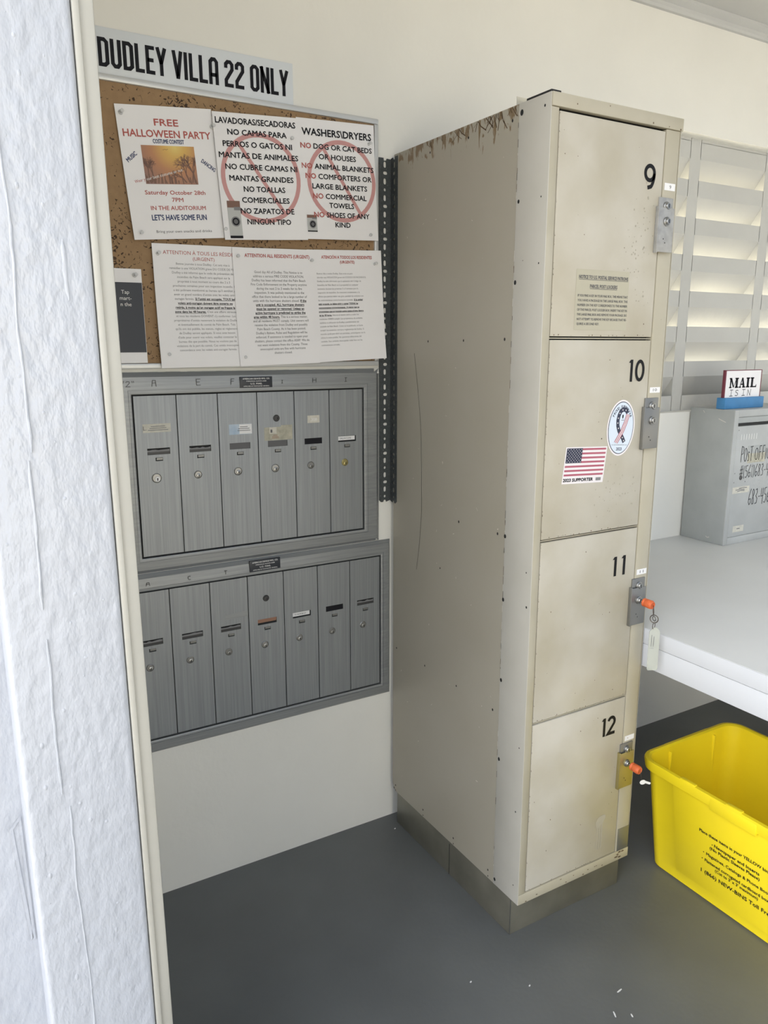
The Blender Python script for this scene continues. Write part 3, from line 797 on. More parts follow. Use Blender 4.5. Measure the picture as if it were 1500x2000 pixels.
def mail_unit(label, xs, zt, zb_, zin, zib, out, plate, slot_z, small_z, lock_z, dx, base, extra, y0=-.010):
    (ol, orr, ob_, ot) = out
    root = thing('wall_mailbox_unit', label, 'mailboxes', base, 'recessed mailbox units')
    g = B(); g.box(xs[0] - .006, xs[-1] + .006, -.0035, -.0005, zb_ - .004, zt + .004); g.build('backing', 'gap', root)
    g = B()
    xi0, xi1 = xs[0] - .0035, xs[-1] + .0035
    prof = [(0, -.004), (0, -.0125), (.07, -.0135), (.16, -.0135), (.165, -.0122), (.20, -.0122), (.205, -.0140), (.75, -.0110), (1, -.0005)]
    frame_ring(g, xi0, xi1, zb_ - .0035, zt + .0035, xi0 - ol, orr - xi1, zb_ - .0035 - ob_, ot - zt - .0035, prof)
    fo = g.build('frame', 'steelh', root, 20)
    doors = []
    for i in range(len(xs) - 1):
        a, c = xs[i] + .0012, xs[i + 1] - .0012
        cx_ = (xs[i] + xs[i + 1]) / 2 + dx
        ex = extra[i]
        sl = ex.get('sw', .0545) / 2
        holes = [(cx_ - sl, cx_ + sl, slot_z - .0078 + ex.get('dz', 0), slot_z + .0078 + ex.get('dz', 0)), (cx_ - .0088, cx_ + .0088, small_z - .0042, small_z + .0042)]
        g = B(); plate_holes(g, a, c, zb_ + .0008, zt - .0008, holes, y0, y0 + .005)
        d = g.build('door', 'steel', root, 0, ex.get('dl'))
        h = holes[0]
        # the card in the slot
        g = B(); kind = ex.get('card', 'half')
        yc = y0 + .0035
        ff = Fr((0, yc, 0), (1, 0, 0), (0, 0, 1))
        if kind == 'half':
            slab(g, ff, [(h[0], h[2] - .0005), (h[1], h[2] - .0005), (h[1], h[2] + .0062), (h[0], h[2] + .0062)], .001, 0, 0)
            rr_ = random.Random(i * 7 + int(zt * 100)); top = [(h[0] + (h[1] - h[0]) * q / 8, h[2] + rr_.uniform(.009, .0125)) for q in range(9)]
            slab(g, ff, [(h[0], h[2] + .0062), (h[1], h[2] + .0062)] + top[::-1], .0005, 0, 1)
            m_ = ['smoke', 'lgrey_print']
        elif kind == 'white':
            slab(g, ff, [(h[0], h[2] + .004), (h[1] - .003, h[2] + .004), (h[1] - .003, h[3] - .0008), (h[0], h[3] - .0008)], .002, 0, 0); m_ = ['whitep']
        elif kind == 'orange':
            slab(g, ff, [(h[0], h[2] + .005), (h[1], h[2] + .005), (h[1], h[3]), (h[0], h[3])], .001, 0, 0); m_ = ['orange_card']
        elif kind == 'grey':
            slab(g, ff, [(h[0], h[2]), (h[1], h[2]), (h[1], h[3]), (h[0], h[3])], .001, 0, 0); m_ = ['grey_print']
        else:
            slab(g, ff, [(h[0], h[2]), (h[1], h[2]), (h[1], h[3]), (h[0], h[3])], .001, 0, 0); m_ = ['black']
        g.build('name_card', m_, d, 0)
        h2 = holes[1]
        g = B(); slab(g, ff, [(h2[0] + .003, h2[2] + .002), (h2[1], h2[2] + .002), (h2[1], h2[3] - .001), (h2[0] + .003, h2[3] - .001)], .0015); g.build('number_window', 'dullmetal', d, 0)
        if ex.get('txt'):
            g = B(); text(g, ff, ex['txt'], h[0] + .006, h[2] + .0075, .0040, w=.034, n=.0025); g.build('lettering', 'grey_print', d, 0)
        lks = [(cx_ + ex.get('lx', -.009), lock_z + ex.get('lz', 0), ex.get('lr', .0098), ex.get('ls', 'steel'))]
        if ex.get('master'): lks.append((cx_ - .002, ex['master'], .0088, 'black'))
        for (lx, lz, lr, ls) in lks:
            m_ = {'steel': 'chrome', 'dull': 'dullmetal', 'brass': 'brass', 'black': 'smoke'}[ls]
            g = B(); g.lathe((lx, y0, lz), (0, -1, 0), [(lr, -.001), (lr, .0012), (lr * .86, .0022), (lr * .80, .0016)], 22)
            px_, pz_ = lx + .12 * lr, lz - (.25 if ls != 'black' else 0) * lr
            g.lathe((px_, y0 - .0012, pz_), (0, -1, 0), [(lr * .55, 0), (lr * .55, .0018), (lr * .48, .0022)], 18, 2 if ex.get('bright') and ls != 'black' else 0)
            f3 = Fr((px_, y0 - .0036, pz_), (1, 0, 0), (0, 0, 1))
            poly(g, f3, arc(0, lr * .10, lr * .15, lr * .15, 0, 360, 10)[:-1], .0002, 1); rect(g, f3, -lr * .08, lr * .08, -lr * .33, lr * .10, .0002, 1)
            g.build('lock', [m_, 'gap', 'whitep'], d)
        doors.append(d)
    # maker's plate
    g = B(); g.box(plate[0], plate[1], -.0158, -.0105, plate[2], plate[3], .0004)
    pl_ = g.build('nameplate', 'dark_panel', root)
    f4 = Fr((plate[0], -.0159, plate[2]), (1, 0, 0), (0, 0, 1)); pw, phh = plate[1] - plate[0], plate[3] - plate[2]
    g = B()
    for s_, v, h, w in (('AMERICAN DEVICE MFG. CO.', .76, .13, .84), ('STEELEVILLE, ILLINOIS 62288', .56, .085, .62), ('U.S. MAIL', .30, .14, .36), ('APPROVED BY POSTMASTER GENERAL', .10, .085, .80)):
        text(g, f4, s_, pw / 2, v * phh, h * phh, w=w * pw, align='c', bold=.01)
    g.build('lettering', 'white_print', pl_, 0)
    return root, doors, fo
XU = [-.7044, -.6033, -.5012, -.3985, -.2963, -.1949, -.0936]
up, ud, uf = mail_unit('upper row of six silver mailboxes with letters penned above the doors', XU, 1.3322, .9425, 0, 0, (-.748, -.0370, .8995, 1.3880),
    (-.443, -.3573, 1.3440, 1.3710), 1.1992, 1.1800, 1.1350, .0025, (-.4, -.001, .9),
    [{'lr': .0118, 'bright': 1}, {'lr': .0098}, {'lr': .0105, 'card': 'grey', 'lx': -.008}, {'lr': .0108, 'card': 'grey', 'master': 1.2646, 'bright': 0}, {'card': 'black', 'ls': 'dull', 'sw': .051}, {'card': 'white', 'ls': 'brass', 'txt': 'SALVATORE', 'lx': -.008}])
XL = [-.7495, -.6478, -.5444, -.4424, -.3405, -.2390, -.1380, -.0400]
lo, ldr, lf = mail_unit('lower row of seven silver mailboxes just above the white wall base', XL, .8532, .4605, 0, 0, (-.795, -.0010, .4190, .8985),
    (-.4361, -.3500, .8655, .8952), .7205, .7005, .6555, .0015, (-.4, -.001, .42),
    [{}, {'lx': -.0095}, {'ls': 'dull'}, {'card': 'orange', 'master': .7859}, {'card': 'white', 'txt': 'CARBO', 'dz': .001}, {'card': 'black', 'ls': 'dull', 'dz': .002}, {'dz': .003}])
# stickers on the upper doors
g = B(); f = Fr((-.6860, -.0101, 1.2447), (1, 0, 0.006), (0, 0, 1)); slab(g, f, [(0, 0), (.0665, 0), (.0665, .0205), (0, .0205)], .0003, 0, 0)
text(g, f, 'L.', .001, .006, .0095, n=.0005, mi=1); 
for v, w in ((.0135, .034), (.0092, .040), (.0048, .048)): rect(g, f, .036 - w / 2, .036 + w / 2, v, v + .0016, .0005, 2)
g.build('address_label', ['label', 'grey_print', 'lgrey_print'], ud[0], 0, 'yellowed address label with small print')
g = B(); f = Fr((-.4747, -.0101, 1.2283), (1, 0, 0), (0, 0, 1)); slab(g, f, [(0, 0), (.060, 0), (.060, .0258), (0, .0258)], .0003, 0, 0); rect(g, f, .027, .060, .001, .025, .0004, 2)
for v, w in ((.0180, .020), (.0135, .030), (.0088, .034)): rect(g, f, .039 - w / 2, .039 + w / 2, v, v + .0014, .0006, 1)
g.build('address_label', ['lilac', 'grey_print', 'whitep'], ud[2], 0, 'white and pale blue address label')
g = B(); f = Fr((-.3812, -.0101, 1.2078), (1, 0, 0), (0, 0, 1)); slab(g, f, [(0, 0), (.078, 0), (.078, .038), (.047, .038), (.046, .034), (0, .034)], .0002, 0, 0); rect(g, f, .014, .034, .017, .034, .0004, 1); rect(g, f, .017, .022, .020, .028, .0006, 2)
for v, w in ((.012, .012), (.0085, .018), (.005, .020)): rect(g, f, .030 - w / 2, .030 + w / 2, v, v + .0014, .0006, 3)
g.build('tape', ['tape', 'label', 'grey_print', 'orange_card'], ud[3], 0, 'yellowed clear tape over old label scraps')
g = B(); f = Fr((-.2592, -.0101, 1.2474), (1, 0, 0), (0, 0, 1)); slab(g, f, [(0, 0), (.035, 0), (.035, .0195), (0, .0195)], .0003, 0, 0)
text(g, f, '.308', .0175, .005, .008, w=.019, align='c', n=.0006, mi=1); g.build('number_label', ['label', 'whitep'], ud[4], 0, 'small yellowed number label')
g = B(); f = Fr((-.5060, -.0101, .7440), (1, 0, 0.03), (0, 0, 1)); slab(g, f, [(0, 0), (.062, 0), (.062, .014), (0, .014)], .0002); g.build('tape', 'steelh', ldr[2], 0)
# pen letters on the frames
g = B()
f = Fr((0, -.0140, 1.3530), (1, 0, 0), (0, 0, 1))
for s_, x, w, h in (('72"', -.7330, .034, .014), ('A', -.661, .014, .016), ('E', -.5555, .014, .016), ('F', -.4690, .013, .014), ('I', -.332, .005, .008), ('H', -.246, .014, .012), ('I', -.150, .008, .011)):
    g = B(); strokes(g, f, HAND, s_, x, 0, h, w, .0013, n=.0006); g.build('pen_letter', 'smoke', up, 0)
g = B()
f = Fr((0, -.0140, .8680), (1, 0, 0), (0, 0, 1))
for s_, x, w, h in (('A', -.7050, .012, .009), ('C', -.601, .009, .011), ('T', -.505, .008, .010), ('I', -.388, .003, .008)):
    g = B(); strokes(g, f, HAND, s_, x, .002, h, w, .0013, n=.0008); g.build('pen_letter', 'smoke', lo, 0)
# white paint overlapping the outer edge of the upper frame
g = B()
rr = random.Random(3)
def blob_strip(pts, wd, n=30):
    pass
xs_ = [-.748 + (.748 - .040) * i / 40 for i in range(41)]
top = [(x, 1.3885) for x in xs_]; bot = [(x, 1.3725 + rr.uniform(-.0012, .0014)) for x in xs_]
V = [(x, -.0008, z) for x, z in top] + [(x, -.0085 + .0, z) for x, z in bot]
g.add(V, [[i, i + 41, i + 42, i + 1] for i in range(40)])
zs_ = [.903 + (1.3885 - .903) * i / 30 for i in range(31)]
V = [(-.0365, -.0008, z) for z in zs_] + [(-.0560 + rr.uniform(-.001, .001) + (.004 if z < .96 else 0), -.0088, z) for z in zs_]
g.add(V, [[i + 1, i + 32, i + 31, i] for i in range(30)])
g.build('painted_edge', 'wall', up, 30)

# ================================================================= slotted angle iron
root = thing('slotted_angle', 'dark slotted steel angle upright in the corner between mailboxes and locker', 'bracket', (-.02, -.01, 1.008))
def slotted(plane, a0, a1, z0, z1, hole_a, t, name):
    cu = bpy.data.curves.new('t', 'CURVE'); cu.dimensions = '2D'; cu.fill_mode = 'BOTH'; cu.extrude = t / 2
    def sp(pts):
        s_ = cu.splines.new('POLY'); s_.points.add(len(pts) - 1); s_.use_cyclic_u = True
        for p, q in zip(s_.points, pts): p.co = (q[0], q[1], 0, 1)
    # torn ends run through a row of holes
    ca = (a0 + a1) / 2
    sp([(a0, z0 + .006), (a0 + .006, z0), (hole_a - .005, z0), (hole_a - .003, z0 + .006), (hole_a + .003, z0 + .006), (hole_a + .005, z0), (a1, z0 + .004), (a1, z1 - .002), (hole_a + .006, z1 - .001), (hole_a + .004, z1 - .006), (hole_a - .003, z1 - .007), (hole_a - .004, z1), (a0, z1)])
    z = z0 + .0165; i = 0
    while z < z1 - .012:
        k_ = i % 4
        if k_ == 0: pts = arc(hole_a, z, .0036, .0040, 0, 360, 12)[:-1]
        elif k_ == 2: pts = arc(hole_a + .0038, z, .0040, .0040, -90, 90, 6) + arc(hole_a - .0010, z, .0040, .0040, 90, 270, 6)
        else: pts = arc(hole_a, z + .0036, .0040, .0040, 0, 180, 6) + arc(hole_a, z - .0036, .0040, .0040, 180, 360, 6)
        sp(pts); z += .02055; i += 1
    ob = bpy.data.objects.new('t', cu); COL.objects.link(ob)
    dg = bpy.context.evaluated_depsgraph_get(); me = ob.evaluated_get(dg).to_mesh()
    V = [v.co.copy() for v in me.vertices]; Fc = [list(p.vertices) for p in me.polygons]
    ob.evaluated_get(dg).to_mesh_clear(); bpy.data.objects.remove(ob); bpy.data.curves.remove(cu)
    return V, Fc
g = B()
V, Fc = slotted('w', -.0372, -.0015, 1.010, 1.9265, -.0190, .0018, 'f')
g.add([(v.x, -.0030 - v.z, v.y) for v in V], Fc)
g.build('wall_flange', 'galv', root, 30)
g = B()
V, Fc = slotted('s', -.0395, -.0042, 1.0085, 1.9280, -.0215, .0014, 'f')
g.add([(-.0008 + v.z, v.x, v.y) for v in V], [f_[::-1] for f_ in Fc])
g.build('side_flange', 'galv', root, 30)

# ================================================================= parcel locker
LW, LD, LZ0, LZ1 = .3798, .6167, .1040, 1.9330
yF = -LD
LK = thing('parcel_locker', 'tall narrow beige metal parcel locker with four numbered doors', 'locker', (.19, -.32, 0))
g = B(); g.box(.0015, LW, yF + .0285, -.045, 0, LZ0 - .0005, .0006); g.build('kick_plate', 'kick', LK)
g = B(); g.box(.0005, .0022, -.3255, -.3245, 0.0005, .095); g.build('kick_plate_seam', 'gap', LK, 0)
g = B(); g.box(.0008, .0024, yF + .0280, yF + .0292, .001, LZ0 - .001); g.build('corner_edge', 'chrome', LK, 0)
g = B(); g.box(.003, LW - .003, yF + .020, -.0215, LZ0, LZ1 - .004); g.build('cabinet_core', 'gap', LK, 0)
# sides: rear sheet, front flange
g = B()
slab(g, Fr((.0012, 0, 0), (0, -1, 0), (0, 0, 1)), [(.0215, LZ0 + .02), (.038, LZ0), (LD - .0965, LZ0), (LD - .0965, LZ1), (.0215, LZ1)], .0018, 0, 0)
fs = Fr((-.0006, 0, 0), (0, -1, 0), (0, 0, 1))
def dot(b, fr_, u, v, r, mi, n=.0004): poly(b, fr_, arc(u, v, r * .8, r, 0, 360, 10)[:-1], n, mi)
for (y, z, r) in ((.3394, 1.0156, .0036), (.4938, 1.0175, .0036), (.2604, .8747, .0026), (.0417, .5743, .003), (.1931, .5751, .003), (.3436, .5747, .003), (.4964, .5733, .0036), (.1908, 1.4577, .003),
                  (.3432, 1.4589, .0032), (.4968, 1.4607, .0036), (.4996, 1.9057, .0034), (.346, 1.9053, .003), (.19, 1.905, .0028), (.0394, .124, .003), (.0395, .1074, .0022), (.1929, .1266, .003), (.1933, .109, .0022), (.3446, .1257, .003), (.3452, .109, .0022), (.4981, .1272, .003), (.499, .110, .0022)):
    dot(g, fs, y, z, r, 1)
ribbon(g, fs, [(.1263, 1.4275), (.140, 1.36), (.155, 1.28), (.1624, 1.2155), (.167, 1.12), (.1689, 1.0088), (.160, .92), (.1463, .8423)], .0012, n=.0004, mi=1)
ribbon(g, fs, [(.150, 1.33), (.165, 1.19), (.172, 1.05)], .0006, n=.0004, mi=2)
rr = random.Random(8)
for i in range(26):
    y, z, a, ln = rr.uniform(.06, .5), rr.uniform(.3, 1.8), rr.uniform(0, 3.14), rr.uniform(.002, .009)
    ribbon(g, fs, [(y, z), (y + ln * math.cos(a), z + ln * math.sin(a))], rr.uniform(.0006, .0018), n=.0004, mi=2)
for i in range(34):                                   # rusty scuffs below the top edge
    y = rr.uniform(.16, .52); z = 1.931; a = rr.uniform(-2.6, -.7); ln = rr.uniform(.006, .040) * (1 if y > .25 else .5)
    p = [(y, z), (y + ln * .5 * math.cos(a), z + ln * .5 * math.sin(a)), (y + ln * math.cos(a + rr.uniform(-.6, .6)), z + ln * math.sin(a))]
    p = [(min(max(u, .03), LD - .099), v) for u, v in p]
    ribbon(g, fs, p, rr.uniform(.0006, .0026), n=.0004, mi=3)
g.build('side_panel', ['side', 'gap', 'scratch', 'rust'], LK, 30)
g = B()
g.box(-.0012, .0012, yF, yF + .0965, LZ0, LZ1, .0006, 0)
g.box(.0, LW, yF + .0965, -.03, LZ1 - .002, LZ1, 0, 0)
f5 = Fr((-.0012, 0, 0), (0, -1, 0), (0, 0, 1))
for (y, z, r) in ((.5219, 1.0174, .0050), (.5228, .8645, .005), (.5252, .6629, .005), (.5286, 1.7425, .0042), (.5265, 1.5793, .0050), (.5297, 1.9143, .0062), (.5275, .4558, .005), (.5268, .119, .005), (.5992, 1.613, .002), (.5984, 1.7419, .002), (.5995, 1.911, .0028), (.605, .87, .003), (.60, .95, .002), (.60, .52, .002), (.596, .35, .0025), (.598, .15, .002)):
    dot(g, f5, y, z, r, 1, .0004)
for i in range(60):                                   # chipped joint between sheet and flange
    z = rr.uniform(LZ0 + .02, LZ1 - .02); h = rr.uniform(.004, .02); u = LD - .0955 - rr.uniform(.0, .0008)
    rect(g, f5, u - .0007, u + .0005, z, z + h, .0003, rr.choice([1, 2, 2, 3]))
g.build('front_flange', ['flange', 'gap', 'scratch', 'rust'], LK, 30)
g = B(); g.box(LW - .0015, LW + .0002, yF + .002, -.0215, LZ0, LZ1); g.box(.003, LW - .003, -.0225, -.0205, LZ0 + .02, LZ1); g.build('far_side_panel', 'putty', LK, 0)
# front frame
g = B()
g.box(.0005, .0205, yF - .0004, yF + .018, LZ0 + .028, 1.9065, .0012)
g.box(.0005, LW, yF - .0008, yF + .018, LZ0, .1310, .0012)
g.box(.3315, .3745, yF - .0004, yF + .018, .1325, 1.9065, .0012)
for z in (1.4625, 1.0218, .5808): g.box(.0185, .3330, yF + .0030, yF + .016, z - .0012, z + .0012, .0004)
f6 = Fr((0, yF - .0009, 0), (1, 0, 0), (0, 0, 1))
for i in range(11):
    u, v = rr.uniform(.005, .37), rr.uniform(LZ0 + .003, .129); poly(g, f6, [(u + rr.uniform(.001, .004) * math.cos(q), v + rr.uniform(.0007, .0018) * math.sin(q)) for q in (0, .9, 1.9, 2.8, 3.8, 5.2)], .0003, 1)
for i in range(5):
    u, v = rr.uniform(.335, .375), rr.uniform(LZ0 + .006, .129); poly(g, f6, [(u + rr.uniform(.003, .008) * math.cos(q), v + rr.uniform(.0012, .003) * math.sin(q)) for q in (0, .9, 1.9, 2.8, 3.8, 5.2)], .0003, 1)
g.build('front_frame', ['putty', 'rust'], LK)
g = B(); g.box(.3355, .3765, yF - .0014, yF, .1320, .1980, .0006); g.build('stile_patch', 'dullmetal', LK, label='bare grey metal patch on the stile')
g = B(); g.box(.0003, LW + .0012, yF - .0030, yF + .012, 1.9075, LZ1, .0012); g.box(.3, LW, yF + .012, yF + .1, LZ1 - .003, LZ1)
f7 = Fr((0, yF - .0031, 0), (1, 0, 0), (0, 0, 1))
for u, v, r in ((.065, 1.918, .0016), (.155, 1.927, .0014), (.285, 1.912, .0020), (.335, 1.911, .0014), (.372, 1.9095, .0022)): dot(g, f7, u, v, r, 1)
g.build('header', ['putty', 'rust'], LK)
g = B(); g.box(-.0005, .025, yF + .001, yF + .075, LZ1, LZ1 + .0045, .001); g.build('top_edge_strip', 'gap', LK, label='dark strip lying along the top edge')

DZ = [(1.4662, 1.9012), (1.0255, 1.4588), (.5845, 1.0181), (.1345, .5771)]
NUMS = ['9', '10', '11', '12']
doors = []
DLOW = {0: [(.04, 1.875), (.068, 1.862), (.068, 1.845), (.077, 1.80)], }
for i, (z0, z1) in enumerate(DZ):
    g = B(); g.box(.0230, .3286, yF, yF + .014, z0, z1, .0012)
    fd = Fr((0, yF - .0001, 0), (1, 0, 0), (0, 0, 1)); rr = random.Random(40 + i)
    for q in range(30):                                # chips along hinge edge
        v = rr.uniform(z0, z1); poly(g, fd, [(.0228 + rr.uniform(0, .0018), v), (.0228, v + rr.uniform(.001, .006)), (.0226, v)], .0003, 1)
    for q in range(12):
        u, v = rr.uniform(.03, .32), rr.uniform(z0 + .02, z1 - .02); dot(g, fd, u, v, rr.uniform(.0006, .0017), 1, .0003)
    for q in range(14):
        u, v = rr.uniform(.03, .32), z0 + rr.uniform(.0015, .004); dot(g, fd, u, v, rr.uniform(.0006, .0016), 1, .0003)
    if i == 3:                                         # dried splash with runs
        for w_, (u, v, r) in enumerate(((.268, .245, .016), (.276, .252, .011), (.262, .235, .010))): poly(g, fd, [(u + r * rr.uniform(.7, 1.1) * math.cos(q * .55), v + r * rr.uniform(.6, 1.0) * math.sin(q * .55)) for q in range(11)], .0003 + w_ * .00004, 2)
        for u in (.258, .266, .274): ribbon(g, fd, [(u, .24), (u + .001, .20), (u, .165)], .0035, n=.00045, mi=2)
    if i == 1:
        for q in range(40):
            u, v = rr.gauss(.25, .03), rr.gauss(1.12, .03)
            if .03 < u < .32 and v > 1.035: dot(g, fd, u, v, rr.uniform(.0008, .0024), 2, .0003 + q * .000004)
    if i == 0:
        for q in range(60):
            u, v = rr.gauss(.27, .03), rr.gauss(1.63, .07)
            if .03 < u < .31 and v > 1.48: dot(g, fd, u, v, rr.uniform(.0008, .0026), 2, .0003 + q * .000004)
    d = g.build('door', ['door', 'rust', 'stain'], LK)
    doors.append((d, fd))
# door numerals
def numeral(b, fr_, ch, u, v, h, sw):
    if ch == '1': ribbon(b, fr_, [(u, v), (u, v + h)], sw); poly(b, fr_, [(u - sw * .5, v + h), (u - sw * 1.25, v + h * .86), (u - sw * .5, v + h * .86)], .0004)
    if ch == '0': ribbon(b, fr_, arc(u, v + h / 2, h * .235, (h - sw) / 2, 0, 360, 28)[:-1], sw, True)
    if ch == '9':
        r = h * .285; cv = v + h - r - sw / 2; ribbon(b, fr_, arc(u, cv, r, r * 1.05, 0, 360, 26)[:-1], sw, True)
        ribbon(b, fr_, arc(u - r * .15, cv, r * 1.15, r * 2.2, 0, -62, 10)[:] + [(u - r * .35, v + sw * .1)], sw)
    if ch == '2': ribbon(b, fr_, arc(u, v + h * .715, h * .215, h * .235, 165, -35, 14) + [(u - h * .22, v + sw / 2), (u + h * .27, v + sw / 2)], sw)
for (d, fd), s_, sp, z, h in zip(doors, NUMS, ([('9', .288)], [('1', .2715), ('0', .2985)], [('1', .261), ('1', .2905)], [('1', .2595), ('2', .284)]), (1.7820, 1.3665, .9060, .4855), (.0490, .0495, .0485, .0500)):
    g = B()
    for ch, u in sp: numeral(g, fd, ch, u, z, h, .0082 if s_ != '10' else .0076)
    g.build('door_number', 'num', d, 0)
# notice label on door 9
d, fd = doors[0]
g = B(); rect(g, fd, .0880, .2450, 1.4800, 1.6050, .0004, 0); g.build('notice_label', 'notice', d, 0, 'yellowed clear label with printed locker instructions')
g = B()
text(g, fd, 'NOTICE TO U.S. POSTAL SERVICE PATRONS', .0955, 1.5860, .0070, w=.1460, bold=.014, n=.0008); rect(g, fd, .0955, .2415, 1.5838, 1.5847, .0008)
text(g, fd, 'PARCEL POST LOCKERS', .1285, 1.5675, .0070, w=.0810, bold=.014, n=.0008); rect(g, fd, .1285, .2095, 1.5652, 1.5661, .0008)
for j, s_ in enumerate(('IF YOU FIND A KEY IN YOUR MAIL BOX, THIS MEANS THAT', 'YOU HAVE A PACKAGE IN THE LARGE MAIL BOX. THE', 'NUMBER ON THE KEY CORRESPONDS TO THE NUMBER', 'OF THE PARCEL POST LOCKER BOX. INSERT THE KEY IN', 'THE LARGE MAIL BOX AND REMOVE YOUR PACKAGE. DO', 'NOT ATTEMPT TO REMOVE THE KEY BECAUSE THAT RE-', 'QUIRES A SECOND KEY.')):
    text(g, fd, s_, .0945, 1.5490 - .00975 * j, .0047, w=.1490 if j < 6 else .066, bold=.008, n=.0008)
g.build('notice_lettering', 'grey_print', d, 0)
# stickers on door 10
d, fd = doors[1]
fk = fd.sub(.0746, 1.1466, math.radians(-2.6))
sh = lambda u, v: (u + .0055 * v / .082, v)
g = B(); W_, H_ = .1262, .0822
poly(g, fk, [sh(0, 0), sh(W_, 0), sh(W_, H_), sh(0, H_)], .0004, 0)
for q in range(13):
    if q % 2 == 0:
        v1 = H_ - .0030 - q * .00478; v0 = v1 - .00425; u0 = .0030 if q > 6 else .0500
        poly(g, fk, [sh(u0, v0), sh(W_ - .0035, v0), sh(W_ - .0035, v1), sh(u0, v1)], .0007, 1)
poly(g, fk, [sh(.0030, H_ - .0356), sh(.0500, H_ - .0356), sh(.0500, H_ - .0026), sh(.0030, H_ - .0026)], .0009, 2)
for j in range(9):
    for i in range(6 if j % 2 == 0 else 5):
        c = sh(.0068 + i * .0080 + (.0040 if j % 2 else 0), H_ - .0054 - j * .00345); pts = []
        for q in range(10):
            a = math.pi / 2 + q * math.pi / 5; r = .00135 if q % 2 == 0 else .0006; pts.append((c[0] + r * math.cos(a), c[1] + r * math.sin(a)))
        poly(g, fk, pts, .0011, 0)
text(g, fk, '2023 SUPPORTER', .0035, .0050, .0068, w=.091, bold=.02, n=.0008, mi=3)
rect(g, fk, .103, .119, .0048, .0118, .0008, 4)
g.build('flag_sticker', ['stwhite', 'flagred', 'flagblue', 'black', 'lgrey_print'], d, 0, 'red, white and navy flag sticker')
fo_ = fd.sub(.2490, 1.2625, math.radians(-3.5))
g = B()
poly(g, fo_, arc(0, 0, .0445, .0640, 0, 360, 48)[:-1], .0004, 0)
poly(g, fo_, arc(0, 0, .0405, .0600, 0, 360, 48)[:-1], .0006, 2)
poly(g, fo_, arc(0, 0, .0388, .0583, 0, 360, 48)[:-1], .0008, 1)
# folded awareness-style ribbon: navy starred loop and leg, striped red and white leg
navy = [(.0165, .034), (.011, .041), (.002, .0425), (-.006, .038), (-.0105, .028), (-.0125, .017), (-.011, .005), (-.006, -.006), (.003, -.017), (.009, -.024), (.0145, -.0325)]
ribbon(g, fo_, navy, .0100, n=.0010, mi=2)
for (u, v) in ((.010, .0405), (.0, .041), (-.0085, .033), (-.012, .022), (-.0122, .011), (-.0085, -.001), (.0, -.0125), (.0075, -.022), (.0125, -.029)):
    pts = []
    for q in range(10):
        a = math.pi / 2 + q * math.pi / 5; r = .0024 if q % 2 == 0 else .0011; pts.append((u + r * math.cos(a), v + r * math.sin(a)))
    poly(g, fo_, pts, .0012, 0)
leg = [(.0180, .0315), (.0125, .012), (.004, -.008), (-.0125, -.0340)]
ribbon(g, fo_, leg, .0110, n=.0014, mi=0)
for dx in (-.0042, 0, .0042): ribbon(g, fo_, [(u + dx, v - dx * .35) for u, v in leg], .0020, n=.0016, mi=3)
poly(g, fo_, [(.0005, .030), (.004, .0305), (.0045, .025), (.0028, .021), (.0018, .021), (.0002, .025)], .0010, 4); rect(g, fo_, -.002, .007, .0175, .0185, .0010, 5)
ch = 'PROUD SUPPORTER'
for i, c in enumerate(ch):
    a = math.radians(146 - i * (112 / (len(ch) - 1))); 
    if c == ' ': continue
    cu_, cv_ = .0320 * math.cos(a), .0480 * math.sin(a); tn = math.atan2(.0480 * math.cos(a), -.0320 * math.sin(a)) + math.pi
    text(g, fo_.sub(cu_, cv_, tn), c, 0, -.002, .0058, align='c', bold=.01, n=.0010, mi=2)
text(g, fo_, 'WOUNDEDWARRIORPROJECT.ORG', -.0255, -.0400, .0020, w=.051, n=.0010, mi=5)
text(g, fo_, '2023', 0, -.0515, .0065, w=.0175, align='c', bold=.01, n=.0010, mi=2)
g.build('oval_sticker', ['stwhite', 'stblue', 'flagblue', 'flagred', 'black', 'grey_print'], d, 0, 'white oval sticker with a folded ribbon emblem')
